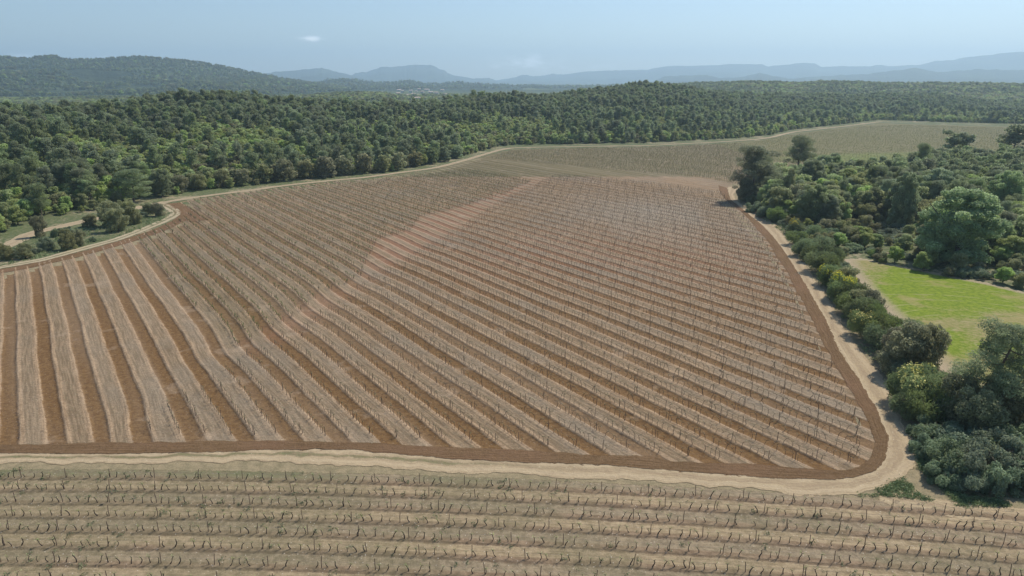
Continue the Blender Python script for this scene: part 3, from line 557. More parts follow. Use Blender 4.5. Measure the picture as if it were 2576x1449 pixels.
def tree_meshes(kind, seed, hi):
    """returns trunk mesh, crown mesh (and flowers) for a plant of unit design height; base at the origin"""
    big = hi == 2; hi = bool(hi); r = np.random.default_rng(seed * 31 + {'pine': 1, 'oak': 2, 'holm': 3, 'broom': 4, 'bramble': 5, 'umbrella': 6}[kind]); parts, blobs = [], []
    if kind in ('pine', 'umbrella'):
        H = 10.0; um = kind == 'umbrella'; lean = r.normal(0, .5, 2)
        zt = np.linspace(0, H * .86, 8); px = lean[0] * (zt / H) ** 1.5 + .18 * np.sin(zt * .9 + seed); py = lean[1] * (zt / H) ** 1.5 + .18 * np.cos(zt * .7 + seed)
        tr = np.stack([px, py, zt], -1); parts.append(tube(tr, np.linspace(.21, .06, 8), 6)); nl = 13 if not um else 11
        for i in range(nl):
            z0 = H * ((.26 + .58 * i / (nl - 1)) if not um else (.48 + .36 * i / (nl - 1))); an = i * 2.39996 + r.normal(0, .4)
            L = (3.0 - 1.9 * ((z0 / H - .26) / .6)) * r.uniform(.7, 1.25) if not um else r.uniform(1.6, 3.0) * (1 - .4 * (z0 / H - .5))
            b0 = np.array([np.interp(z0, zt, px), np.interp(z0, zt, py), z0]); up = r.uniform(.15, .5)
            e = b0 + np.array([math.cos(an) * L, math.sin(an) * L, L * up]); mid = (b0 + e) / 2 - np.array([0, 0, .12 * L])
            parts.append(tube([b0, mid, e], [.075, .05, .02], 4))
            for q in range(3 if hi else 2):
                f = (1.0, .66, .4)[q]; c = b0 + (e - b0) * f + r.normal(0, .28, 3); s = r.uniform(.75, 1.2) * (1.05 if q == 0 else .9)
                blobs.append((*(c + [0, 0, .25]), s, s, s * .55, r.random()))
        if not um:
            lo = .16 if seed % 2 == 0 else .34
            for q in range(60 if big else 20):
                zf = r.uniform(lo, .93); rm = 2.75 * math.sqrt(max(.04, 1 - ((zf - lo - .22) / (.98 - lo - .18)) ** 2)); an = r.uniform(0, 6.28); rr = rm * math.sqrt(r.random()); s = r.uniform(.65, 1.15) * (.62 if big else 1)
                blobs.append((np.interp(zf * H, zt, px) + math.cos(an) * rr, np.interp(zf * H, zt, py) + math.sin(an) * rr, zf * H, s, s, s * .8, r.random()))
        else:
            for q in range(9):
                an = r.uniform(0, 6.28); rr = 2.3 * math.sqrt(r.random()); zf = r.uniform(.66, .93) - .03 * rr; s = r.uniform(.7, 1.1)
                blobs.append((px[-1] + math.cos(an) * rr, py[-1] + math.sin(an) * rr, zf * H, s, s, s * .65, r.random()))
        top = np.array([px[-1], py[-1], H * .9])
        for q in range(4): blobs.append((*(top + r.normal(0, .5, 3) * [1, 1, .5]), 1.0, 1.0, .75, r.random()))
        n, sz, asp = (46000, .095, .32) if big else (22000, .17, .30) if hi else (3200, .34, .40)
        P, N, tn = blob_points(blobs, n, .45, .55, r); V, F = leaves(P, N + [0, 0, .25], sz, asp, .7, r)
    elif kind == 'oak':
        H = 8.0; nb = 6
        parts.append(tube([(0, 0, 0), (.1, .05, H * .2), (.05, .15, H * .38)], [.26, .2, .16], 6))
        for i in range(nb):
            an = i * 2 * math.pi / nb + r.normal(0, .3); L = H * r.uniform(.28, .4); s0 = np.array([.05, .1, H * .32])
            e = s0 + np.array([math.cos(an) * L * .75, math.sin(an) * L * .75, L * r.uniform(.7, 1.3)]); parts.append(tube([s0, (s0 + e) / 2 + [0, 0, -.15], e], [.12, .08, .03], 4))
        for i in range(110 if big else 26):
            z = r.uniform(.10 if big else .16, .95); rm = 2.9 * math.sqrt(max(.05, 1 - ((z - .45) / .56) ** 2)); an = r.uniform(0, 2 * math.pi); rr = rm * math.sqrt(r.random()) * .95; s = r.uniform(.65, 1.25) * (.5 if big else 1)
            blobs.append((math.cos(an) * rr, math.sin(an) * rr, z * H, s, s, s * .8, r.random()))
        blobs.append((0, 0, H * .5, 2.0, 2.0, 2.2, .4))
        n, sz, asp = (60000, .085, .62) if big else (15000, .17, .62) if hi else (2600, .33, .65)
        P, N, tn = blob_points(blobs, n, .62, .65, r); V, F = leaves(P, N + [0, 0, .1], sz, asp, .7, r)
    elif kind == 'holm':
        H = 6.0; parts.append(tube([(0, 0, 0), (.05, 0, H * .25), (.1, .1, H * .6)], [.2, .15, .07], 5))
        for i in range(5):
            an = i * 1.3; parts.append(tube([(0, 0, H * .15), (math.cos(an) * 1.0, math.sin(an) * 1.0, H * .4), (math.cos(an) * 1.7, math.sin(an) * 1.7, H * .6)], [.1, .06, .03], 4))
        for i in range(30):
            z = r.uniform(.08, .9); rm = 2.6 * math.sqrt(max(.05, 1 - ((z - .4) / .62) ** 2)); an = r.uniform(0, 2 * math.pi); rr = rm * math.sqrt(r.random()); s = r.uniform(.55, 1.0)
            blobs.append((math.cos(an) * rr, math.sin(an) * rr, z * H, s, s, s * .85, r.random()))
        blobs.append((0, 0, H * .45, 1.9, 1.9, 2.0, .3))
        n, sz, asp = (15000, .13, .6) if hi else (2300, .30, .65)
        P, N, tn = blob_points(blobs, n, .66, .68, r); V, F = leaves(P, N + [0, 0, .1], sz, asp, .7, r)
    elif kind == 'broom':
        H = 2.4; nst = 26
        for i in range(nst):
            an = r.uniform(0, 6.28); L = r.uniform(.3, 1.0); parts.append(tube([(0, 0, 0), (math.cos(an) * L * .5, math.sin(an) * L * .5, H * .4), (math.cos(an) * L * 1.15, math.sin(an) * L * 1.15, H * r.uniform(.65, .85))], [.03, .02, .01], 3))
        for i in range(16):
            an = r.uniform(0, 6.28); rr = 1.15 * math.sqrt(r.random()); z = H * r.uniform(.28, .82) * (1 - .25 * rr / 1.2); s = r.uniform(.38, .62); blobs.append((math.cos(an) * rr, math.sin(an) * rr, z, s, s, s * 1.1, r.random()))
        n, sz, asp = (8000, .13, .16) if hi else (900, .26, .4)
        P, N, tn = blob_points(blobs, n, .45, .6, r); ax = P / (np.linalg.norm(P, axis=1)[:, None] + .1) * .6 + [0, 0, .8]
        Nn = np.cross(ax, r.normal(0, 1, ax.shape)); V, F = leaves(P, Nn, sz, asp, .25, r)
    else:
        H = 2.6
        for i in range(12):
            an = r.uniform(0, 6.28); L = r.uniform(.8, 1.6); parts.append(tube([(0, 0, 0), (math.cos(an) * L * .5, math.sin(an) * L * .5, H * .6), (math.cos(an) * L, math.sin(an) * L, H * .5)], [.04, .03, .01], 3))
        for i in range(24):
            an = r.uniform(0, 6.28); rr = 1.9 * math.sqrt(r.random()); z = H * r.uniform(.1, .78) * (1 - .3 * rr / 1.9); s = r.uniform(.4, .75); blobs.append((math.cos(an) * rr, math.sin(an) * rr, z, s, s, s * .7, r.random()))
        n, sz, asp = (12000, .085, .62) if hi else (1000, .26, .65)
        P, N, tn = blob_points(blobs, n, .6, .65, r); V, F = leaves(P, N + [0, 0, .2], sz, asp, .6, r)
    Vt, Ft = join(parts); V[:, 2] = np.maximum(V[:, 2], .02)
    tone = np.clip(.55 * tn + .45 * r.random(len(F)), 0, 1)
    lm = {'pine': leaf_pine, 'umbrella': leaf_pine, 'oak': leaf_oak, 'holm': leaf_holm, 'broom': leaf_broom, 'bramble': leaf_bramble}[kind]
    tm = mesh_np(kind + '_trunk', Vt, Ft); tm.materials.append(bark_pine if kind in ('pine', 'umbrella') else bark_oak)
    cm = mesh_np(kind + '_crown', V, F, False, fattr={'tone': tone}); cm.materials.append(leaf_dome if (kind == 'oak' and big) else lm)
    fm_ = None
    if kind == 'broom':
        B = [b for b in blobs if b[2] > H * .5]; Pf, Nf, _ = blob_points(B, 2600 if hi else 260, .85, .9, r); k = (Nf[:, 2] > .05) & (vnoise(Pf[:, 0] * 1.6 + seed, Pf[:, 1] * 1.6, seed, 2) > -.15)
        if k.sum() > 3:
            Vf, Ff = leaves(Pf[k] * 1.03, Nf[k], .05 if hi else .13, .8, .6, r); fm_ = mesh_np('broom_flowers', Vf, Ff, False, fattr={'tone': r.random(len(Ff))}); fm_.materials.append(flower)
    return dict(h=H, trunk=tm, crown=cm, flowers=fm_)
NAME = {'pine': 'pine_tree', 'umbrella': 'pine_tree', 'oak': 'oak_tree', 'holm': 'evergreen_oak', 'broom': 'broom_shrub', 'bramble': 'bramble_bush'}
CAT = {'pine': 'tree', 'umbrella': 'tree', 'oak': 'tree', 'holm': 'tree', 'broom': 'shrub', 'bramble': 'bush'}
LIB = {}
for kd, nh, nlo in (('pine', 4, 8), ('umbrella', 2, 3), ('oak', 4, 8), ('holm', 4, 6), ('broom', 3, 3), ('bramble', 3, 2)):
    LIB[kd, 1] = [tree_meshes(kd, s + 1, True) for s in range(nh)]; LIB[kd, 0] = [tree_meshes(kd, s + 11, False) for s in range(nlo)]
for kd in ('pine', 'oak'): LIB[kd, 2] = [tree_meshes(kd, s + 31, 2) for s in range(3)]

# ------------------------------------------------------------------ where the trees stand
TREES = []                                           # dict(kind, x, y, h, w, zone, hi, desc, special)
def put(kind, px, py, hpx, wpx, zone, desc=None, hmin=None, flowers=False, v=None):
    if zone == 'hedge': px += 5
    x, y = W(px, py); d = math.hypot(x, y, CAM_H); s = 1718 / d                       # photograph pixels per metre
    X0, Y0 = x, y; h = hpx / s / .93; wd = wpx / s
    k_ = .08 if kind in ('pine', 'umbrella') else .34; X0 += X0 / math.hypot(x, y) * wd * k_; Y0 += y / math.hypot(x, y) * wd * k_
    TREES.append(dict(kind=kind, x=X0, y=Y0, h=h, w=wd, zone=zone, desc=desc, special=True, flowers=flowers, seed=len(TREES) if v is None else v))
BASEW = {'pine': 6.6, 'umbrella': 6.2, 'oak': 6.8, 'holm': 6.2, 'broom': 3.0, 'bramble': 4.6}
RW = 'right wood'
# named trees of the wood on the right (photograph pixels: base x, base y, height, width)
put('pine', 1888, 506, 122, 112, RW, 'big dark pine overhanging the bend of the pale track', v=1)
put('holm', 1872, 508, 46, 56, RW, 'low dark evergreen oak under the big pine at the bend')
put('bramble', 1905, 516, 34, 64, RW, 'bramble bush under the big pine at the bend')
put('pine', 1918, 500, 95, 62, RW, 'dark pine merged into the big pine at the track bend, on its right', v=3)
put('pine', 2008, 442, 84, 80, RW, 'tall twin-topped pine beyond the big pine at the track bend', v=2)
put('umbrella', 2404, 418, 64, 58, RW, 'lone pine with bare trunk and flat crown, left of two against the far vineyard')
put('umbrella', 2541, 418, 76, 70, RW, 'lone pine with bare trunk and flat crown, right of two against the far vineyard')
put('pine', 2311, 460, 80, 48, RW, 'slim pine poking above the wood edge, left of the lone flat-crowned pines')
put('oak', 2070, 455, 52, 54, RW, 'small round green oak beside the twin-topped pine')
put('holm', 1976, 530, 88, 38, RW, 'narrow black-green evergreen oak between two pale spring oaks')
put('holm', 2000, 545, 72, 52, RW, 'dark evergreen oak in front of the narrow black-green one')
put('oak', 2032, 505, 84, 80, RW, 'pale spring oak rising behind the narrow black-green evergreen oak')
put('oak', 2040, 570, 88, 92, RW, 'bright spring oak with feathery shoots near the track bend')
put('oak', 1944, 540, 66, 62, RW, 'pale young oak beside the track just below the big pine')
put('oak', 2082, 572, 66, 62, RW, 'second bright spring oak, right of the feathery one')
put('oak', 2264, 580, 118, 74, RW, 'tall forked oak standing clear in the middle of the right wood')
put('oak', 2345, 540, 90, 84, RW, 'bright oak right of the tall forked oak')
put('oak', 2396, 676, 150, 190, RW, 'largest tree of the right wood, a broad pale green dome')
put('oak', 2520, 560, 96, 96, RW, 'leafy oak at the right edge behind the broad pale dome')
put('oak', 2482, 645, 66, 42, RW, 'small yellow-green oak right of the broad pale dome')
put('pine', 2476, 1078, 214, 150, 'track', 'large pine leaning over the brambles beside the track corner', v=1)
put('holm', 2262, 955, 108, 110, 'track', 'dark evergreen oak clump shading the edge of the pale track')
put('holm', 2318, 960, 118, 92, 'track', 'second dark evergreen oak of the clump shading the pale track')
put('bramble', 2290, 968, 62, 90, 'track', 'pale bramble skirting the dark evergreen oak clump')
for a in ((1895, 536, 30, 46), (1925, 550, 32, 52), (1958, 562, 34, 56)): put('bramble', *a, 'hedge')
put('broom', 1945, 562, 36, 50, 'hedge'); put('broom', 1990, 592, 38, 56, 'hedge', flowers=True)
for i, a in enumerate(((1994, 620, 36, 50), (2016, 648, 42, 62), (2034, 662, 44, 60), (2052, 690, 52, 70), (2074, 700, 52, 66), (2070, 724, 48, 62), (2100, 728, 56, 74), (2108, 760, 60, 80), (2132, 772, 60, 80), (2134, 800, 56, 76), (2160, 822, 62, 84),
         (2190, 826, 62, 90), (2176, 856, 60, 84), (2212, 868, 66, 92), (2205, 892, 60, 84), (2236, 880, 62, 90), (2256, 900, 66, 84), (2085, 668, 46, 60), (2060, 640, 42, 56), (2040, 612, 40, 52), (2230, 850, 50, 70), (2270, 862, 50, 66))):
    put('broom', *a, 'hedge', flowers=i in (5, 7, 12))
for a in ((2120, 742, 56, 62), (2150, 800, 58, 60), (2180, 808, 60, 58), (2240, 920, 78, 76), (2290, 915, 76, 80)): put('holm', *a, 'hedge')
for i, a in enumerate(((2300, 1040, 92, 120), (2350, 1060, 96, 120), (2282, 1062, 66, 84), (2330, 1085, 80, 104), (2400, 1050, 84, 104))): put('broom', *a, 'corner', flowers=i in (0,))
for a in ((2400, 1098, 108, 110), (2450, 1130, 116, 120), (2510, 1118, 112, 124), (2560, 1092, 120, 110), (2640, 1100, 120, 120)): put('holm', *a, 'corner')
for a in ((2345, 1128, 60, 104), (2395, 1150, 66, 116), (2330, 1155, 52, 84), (2370, 1180, 60, 96), (2430, 1172, 64, 110), (2400, 1208, 78, 120), (2455, 1228, 96, 120), (2500, 1200, 84, 124), (2560, 1180, 84, 120), (2550, 1228, 96, 120), (2500, 1248, 74, 90),
          (2600, 1240, 96, 130), (2430, 1245, 60, 90), (2370, 1228, 46, 74), (2550, 1130, 70, 120), (2480, 1160, 66, 110)): put('bramble', *a, 'corner')
put('pine', 2575, 1010, 62, 44, 'corner', 'half-cut small pine at the right border above the brambles')
# bushes of the grass island between the two left tracks
for k, a in (('holm', (299, 586, 48, 54)), ('holm', (281, 573, 52, 55)), ('holm', (339, 567, 37, 44)), ('holm', (399, 546, 30, 34)), ('holm', (375, 540, 24, 36)), ('holm', (229, 572, 25, 34)), ('holm', (170, 631, 40, 42)), ('holm', (201, 622, 37, 30)),
             ('bramble', (120, 631, 31, 34)), ('holm', (66, 653, 31, 34)), ('holm', (16, 657, 31, 36)), ('holm', (102, 598, 44, 32)), ('bramble', (236, 609, 13, 18)), ('bramble', (94, 638, 14, 26)), ('bramble', (146, 596, 21, 28)),
             ('bramble', (174, 587, 15, 26)), ('bramble', (45, 648, 18, 30)), ('bramble', (190, 600, 10, 20)), ('bramble', (355, 550, 16, 30)), ('holm', (322, 552, 40, 40))): put(k, *a, 'island')
put('pine', 340, 508, 68, 76, 'left edge', 'tall grey-green pine just behind the hairpin of the left tracks')
for a in ((560, 474, 38, 46), (610, 470, 36, 44), (662, 464, 40, 50), (716, 459, 50, 58), (770, 452, 42, 52), (822, 449, 48, 56), (868, 443, 46, 52), (916, 439, 44, 50), (960, 436, 40, 46), (1002, 430, 42, 46), (1045, 421, 34, 40), (500, 482, 34, 44), (455, 488, 36, 46)): put('holm', *a, 'left edge')
for a in ((410, 498, 58, 62), (1085, 414, 38, 46), (1118, 408, 34, 40), (1150, 400, 30, 36), (1395, 362, 22, 22)): put('oak', *a, 'left edge')

spec_xy = np.array([(t['x'], t['y'], t['w'] * .42) for t in TREES])
def scatter(xlo, xhi, ylo, yhi, cell, fn, seed):
    """jittered grid of candidate places; fn(x, y, rng) -> kind, height, zone or None"""
    r = np.random.default_rng(seed); gx = np.arange(xlo, xhi, cell); gy = np.arange(ylo, yhi, cell); X, Y = np.meshgrid(gx, gy, indexing='ij')
    X = (X + r.uniform(-.45, .45, X.shape) * cell).ravel(); Y = (Y + r.uniform(-.45, .45, Y.shape) * cell).ravel(); return X, Y, r
# the wood on the right
wood_poly = WP([(1905, 520), (1940, 470), (2060, 440), (2120, 434), (2270, 436), (2400, 424), (2576, 422), (2900, 424), (3300, 700), (2900, 800), (2640, 742), (2520, 716), (2420, 702), (2300, 682), (2170, 652), (2125, 655), (2100, 700), (2075, 690), (2030, 640), (1985, 590)])
clear_poly = WP([(2110, 428), (2290, 428), (2270, 446), (2200, 452), (2120, 448)])
X, Y, r = scatter(60, 420, 130, 420, 4.3, None, 3); P = np.c_[X, Y]; ok = inside(P, wood_poly) & ~inside(P, clear_poly)
ppx, ppy = proj(np.c_[X, Y, X * 0]); ok &= (ppx < 2800)
nz = vnoise(X / 22, Y / 22, 91, 2)
for i in np.nonzero(ok)[0]:
    x, y = X[i], Y[i]
    if (np.hypot(spec_xy[:, 0] - x, spec_xy[:, 1] - y) < spec_xy[:, 2]).any(): continue
    px, py = ppx[i], ppy[i]; q = r.random()
    low = (py > 560 and px < 2330) or py > 665
    if low: k, h = (('holm', r.uniform(2.2, 4.5)) if q < .45 else ('bramble', r.uniform(1.8, 3.4)) if q < .75 else ('oak', r.uniform(3, 5)) if q < .9 else ('broom', r.uniform(1.6, 2.4)))
    elif px > 2180 and py < 560: k, h = (('pine', r.uniform(7.5, 11)) if q < .62 + .3 * nz[i] else ('holm', r.uniform(4, 6.5)) if q < .82 else ('oak', r.uniform(6, 9)))
    else: k, h = (('oak', r.uniform(5, 8.5)) if q < .55 - .3 * nz[i] else ('holm', r.uniform(3.5, 6)) if q < .72 else ('pine', r.uniform(6, 9.5)))
    if not low: h *= 1.22
    TREES.append(dict(kind=k, x=x, y=y, h=h, w=None, zone=RW, desc=None, special=False, flowers=False, seed=i))
# the strip under the hedge and the corner
# the long wooded hill behind the field
def forest(cell, r0f, r1f, a0, a1, seed, scale=1.0, thin=None):
    rmax = 2400; X, Y, r = scatter(-1900 if scale > 1.4 else -900, 1900 if scale > 1.4 else 1100, 100, 2500 if scale > 1.4 else 1600, cell, None, seed)
    a = np.arctan2(X, Y); rr = np.hypot(X, Y); ok = (a > a0) & (a < a1) & (rr > r0f(a)) & (rr < r1f(a)); X, Y, a, rr = X[ok], Y[ok], a[ok], rr[ok]
    return X, Y, a, rr, r
FO = []                                              # rest of the woodland: kind, x, y, h
X, Y, a, rr, r = forest(4.3, lambda a: edge_r(a) + 3.2, lambda a: np.interp(a, c_az, c_r) + 45, -.70, .72, 21)
er = edge_r(a); cr = np.interp(a, c_az, c_r); t_ = (rr - er) / (cr - er); nz = vnoise(X / 55, Y / 55, 92, 3); n2 = vnoise(X / 16, Y / 16, 93, 2); hz = vnoise(X / 30, Y / 30, 94, 2)
ppx, ppy = proj(np.c_[X, Y, Zxy(X, Y)])
for i in range(len(X)):
    x, y = X[i], Y[i]; first = rr[i] - er[i] < 9
    if (np.hypot(spec_xy[:, 0] - x, spec_xy[:, 1] - y) < spec_xy[:, 2]).any(): continue
    q = r.random(); pine = np.clip(.04 + .40 * t_[i] ** 1.3 + .50 * nz[i] + (.10 if ppx[i] > 1450 else 0), .04, .85)
    if first: pine *= .25
    if t_[i] > .93: pine = max(pine, .6)
    holm = .04 + .45 * n2[i] + (.35 if first and 430 < ppx[i] < 1300 else 0) + (.1 if ppx[i] < 1300 and t_[i] < .3 else 0)
    if q < pine: k, h = ('umbrella' if r.random() < .15 else 'pine'), r.uniform(7.5, 14.0) * (1 + .15 * hz[i])
    elif r.random() < holm: k, h = 'holm', r.uniform(3.0, 6.0)
    else: k, h = 'oak', r.uniform(2.8, 6.8) * (1 + .15 * hz[i])
    if first: h *= r.uniform(.6, .95)
    if t_[i] > .9 and k == 'pine': h *= r.uniform(.85, 1.2)
    TREES.append(dict(kind=k, x=x, y=y, h=h, w=None, zone='hill', desc=None, special=False, flowers=False, seed=i, depth=rr[i] - er[i], crest=t_[i] > .92))
# beyond the crest: second ridges, the plain and the lower slopes
X, Y, a, rr, r = forest(9.5, lambda a: np.interp(a, c_az, c_r) + 60, lambda a: np.interp(a, d_az, d_r) + 520, -.72, .74, 23, 2.0)
Z = Zxy(X, Y); ppx, ppy = proj(np.c_[X, Y, Z + 8]); nz = vnoise(X / 120, Y / 120, 95, 3)
near_village = inside(np.c_[ppx, ppy], np.array([(985, 226), (1125, 226), (1130, 262), (1000, 262)]))
for i in range(len(X)):
    if near_village[i] and r.random() < .45: continue
    if ppy[i] > 300: continue
    q = r.random(); pine = np.clip(.25 + .6 * nz[i] + .25 * (Z[i] > 15), .05, .8)
    k = 'pine' if q < pine else ('oak' if q < pine + (1 - pine) * .7 else 'holm')
    FO.append((k, X[i], Y[i], Z[i] - .5, r.uniform(8, 12) * (1.0 if k == 'pine' else .8), 1.5))
# trees along the skyline of the wooded mountain
for i in range(900):
    aa = random.uniform(m1_a[0] * .98, m1_a[-1] - .03); off = random.choice((0, 0, 0, 20, 45)); z = float(np.interp(aa, m1_a, m1_z)) - off * .18 - 1.5
    if z < 12: continue
    FO.append((random.choice(('pine', 'pine', 'holm')), (3700 - off) * math.sin(aa), (3700 - off) * math.cos(aa), z, random.uniform(7, 13), 1.1))

for nm, cnt, sc_ in (('wooded_mountain', 7000, 1.4), ('wooded_hills', 2500, 1.6)):
    Q = MV[nm][rng.integers(0, len(MV[nm]), cnt)] + rng.normal(0, 9, (cnt, 3)) * [1, 1, 0]; dn = vnoise(Q[:, 0] / 300, Q[:, 1] / 300, 97, 3)
    for q, d_ in zip(Q, dn):
        if d_ < -.35: continue
        FO.append(('pine' if random.random() < .9 else 'oak' if random.random() < .6 else 'holm', q[0], q[1], q[2] - 2.5, random.uniform(8, 13), sc_))
# the nearest 300 of every kind are things of their own, the others one mass of woodland
for t in TREES:
    t['z'] = float(Zxy(t['x'], t['y'])); t['d'] = math.hypot(t['x'], t['y'], CAM_H - t['z']); px, py = proj(np.array([t['x'], t['y'], t['z'] + t['h'] * .5])); t['px'], t['py'] = float(px), float(py)
    t['vis'] = -30 < t['px'] < 2606 and t['py'] < 1480
    t['size'] = (t['h'] * (1 if not t['special'] else 1.5)) / t['d']
    if t.get('depth', 0) > 60 and not t.get('crest'): t['size'] *= .6 if t['kind'] in ('holm',) else .85
byname = {}
for t in TREES:
    if t['vis']: byname.setdefault(NAME[t['kind']], []).append(t)
CHOSEN = []
for k, L in byname.items():
    L.sort(key=lambda t: (-t['special'], -t['size'])); CHOSEN += L[:300]
ch = {id(t) for t in CHOSEN}
for t in TREES:
    if id(t) not in ch and (t['vis'] or t['zone'] != 'hill'): FO.append((t['kind'], t['x'], t['y'], t['z'] - .1, t['h'], 1.0))

LOOK = {'pine': 'dark grey-green pine', 'umbrella': 'flat-crowned dark pine', 'oak': 'bright spring green oak', 'holm': 'dark rounded evergreen oak', 'broom': 'green broom shrub', 'bramble': 'pale green bramble bush'}
def zone_of(t):
    if t['zone'] == 'hill':
        d = t['depth']; side = 'left part' if t['px'] < 1100 else ('middle part' if t['px'] < 1900 else 'right part')
        if t.get('crest'): return 'on the hill crest, ' + side
        for lim, txt in ((9, 'first rank of hillside wood'), (18, 'second rank of hillside wood'), (27, 'third rank of hillside wood'), (40, 'lower hill slope'), (70, 'middle hill slope')):
            if d < lim: return 'in ' + txt + ', ' + side
        return 'on upper hill slope, ' + side
    if t['zone'] == RW:
        return 'in the right wood, ' + ('back' if t['py'] < 450 else 'upper half' if t['py'] < 520 else 'middle' if t['py'] < 590 else 'lower half' if t['py'] < 650 else 'meadow fringe')
    return {'hedge': 'in the meadow hedge', 'corner': 'in the lower right thicket', 'track': 'beside the pale track', 'island': 'between the left tracks', 'left edge': 'beside the upper track'}[t['zone']]
GROUPS = {}
for t in CHOSEN:
    fl = t['flowers']; t['look'] = 'broom shrub with yellow flowers' if (t['kind'] == 'broom' and fl) else LOOK[t['kind']]
    GROUPS.setdefault((t['look'], zone_of(t)), []).append(t)
for (look, zn), L in GROUPS.items():
    L.sort(key=lambda t: t['px'])
    for i, t in enumerate(L): t['label'] = t['desc'] or (f"{look}, {ordinal(i + 1)} from the left {zn}" if len(L) > 1 else f"only {look} {zn}")
USED = {}
def build_tree(t):
    dist = t['d']; hi = 1 if dist < 330 and t['kind'] not in () else 0
    if t['kind'] in ('holm', 'oak') and t['zone'] == 'hill' and dist > 290: hi = 0
    if t['special'] and t['kind'] in ('pine', 'oak') and (t['w'] or 0) > 8.5: hi = 2
    lib = LIB[t['kind'], hi]; v = t['seed'] % len(lib); p = lib[v]; nm = NAME[t['kind']]
    e = bpy.data.objects.new(nm, None); C.objects.link(e); e.empty_display_size = .5
    s = t['h'] / p['h']; wscale = (t['w'] / BASEW[t['kind']]) if t['w'] else s * (random.uniform(.66, .95) if t['kind'] in ('pine', 'umbrella') else random.uniform(.95, 1.3))
    e.location = (t['x'], t['y'], t['z'] - .05); e.rotation_euler = (0, 0, random.uniform(0, 6.28)); e.scale = (wscale, wscale * random.uniform(.92, 1.08), s)
    tag(e, t['label'], CAT[t['kind']], {'pine': 'pines', 'umbrella': 'pines', 'oak': 'spring green oaks', 'holm': 'evergreen oaks', 'broom': 'broom shrubs', 'bramble': 'bramble bushes'}[t['kind']])
    cr_ = 'crown' if t['kind'] in ('pine', 'umbrella', 'oak', 'holm') else 'foliage'
    a = link('trunk' if cr_ == 'crown' else 'stems', p['trunk'], parent=e); b = link(cr_, p['crown'], parent=e)
    if t['flowers'] and p['flowers']: link('blossoms', p['flowers'], parent=e)
    USED.setdefault((t['kind'], hi, v), (a, b)); return e
for t in CHOSEN: build_tree(t)

def instancer(name, V, idx, rot, scl, sources, kind='stuff'):
    """one object that carries many small plants: points with index, rotation, scale; sources = list of lists of objects"""
    me = bpy.data.meshes.new(name); me.vertices.add(len(V)); me.vertices.foreach_set('co', np.asarray(V, np.float32).ravel())
    for k, typ, val in (('idx', 'INT', idx), ('rot', 'FLOAT_VECTOR', rot), ('scl', 'FLOAT_VECTOR', scl)):
        a = me.attributes.new(k, typ, 'POINT'); a.data.foreach_set('value' if typ == 'INT' else 'vector', np.asarray(val, np.int32 if typ == 'INT' else np.float32).ravel())
    o = bpy.data.objects.new(name, me); C.objects.link(o)
    g = bpy.data.node_groups.new(name, 'GeometryNodeTree'); g.interface.new_socket('Geometry', in_out='INPUT', socket_type='NodeSocketGeometry'); g.interface.new_socket('Geometry', in_out='OUTPUT', socket_type='NodeSocketGeometry')
    n, l = g.nodes, g.links; gi = n.new('NodeGroupInput'); go = n.new('NodeGroupOutput'); jo = n.new('GeometryNodeJoinGeometry')
    for src in reversed(sources):
        j = n.new('GeometryNodeJoinGeometry')
        for s in src:
            oi = n.new('GeometryNodeObjectInfo'); oi.transform_space = 'ORIGINAL'; oi.inputs['Object'].default_value = s; l.new(oi.outputs['Geometry'], j.inputs[0])
        gt = n.new('GeometryNodeGeometryToInstance'); l.new(j.outputs[0], gt.inputs[0]); l.new(gt.outputs[0], jo.inputs[0])
    ip = n.new('GeometryNodeInstanceOnPoints'); l.new(gi.outputs[0], ip.inputs['Points']); l.new(jo.outputs[0], ip.inputs['Instance']); ip.inputs['Pick Instance'].default_value = True
    for k, dt, sk in (('idx', 'INT', 'Instance Index'), ('rot', 'FLOAT_VECTOR', 'Rotation'), ('scl', 'FLOAT_VECTOR', 'Scale')):
        na = n.new('GeometryNodeInputNamedAttribute'); na.data_type = dt; na.inputs[0].default_value = k; l.new(na.outputs[0], ip.inputs[sk])
    l.new(ip.outputs[0], go.inputs[0]); md = o.modifiers.new('scatter', 'NODES'); md.node_group = g
    tag(o, kind=kind); return o
keys = sorted(USED); lowkeys = {k: [i for i, q in enumerate(keys) if q[0] == k and q[1] == 0] or [i for i, q in enumerate(keys) if q[0] == k] for k in NAME}
hkeys = {k: [i for i, q in enumerate(keys) if q[0] == k and q[1] == 1] for k in NAME}
V, I, Ro, Sc = [], [], [], []
for (k, x, y, z, h, sw) in FO:
    near = math.hypot(x, y) < 300 and hkeys[k]; L = hkeys[k] if near else lowkeys[k]
    if not L: L = lowkeys['holm']
    i = random.choice(L); s = h / LIB[keys[i][0], keys[i][1]][keys[i][2]]['h']; q = s * sw * (random.uniform(.66, .95) if k in ('pine', 'umbrella') else random.uniform(1.0, 1.4))
    V.append((x, y, z)); I.append(i); Ro.append((0, 0, random.uniform(0, 6.28))); Sc.append((q, q, s))
tag(instancer('woodland', V, I, Ro, Sc, [USED[k] for k in keys]), 'mixed pine and oak woodland covering the hills behind the vineyard', 'woodland')
print('TREES individual', len(CHOSEN), 'in the mass', len(FO), {k: len(v) for k, v in byname.items()})

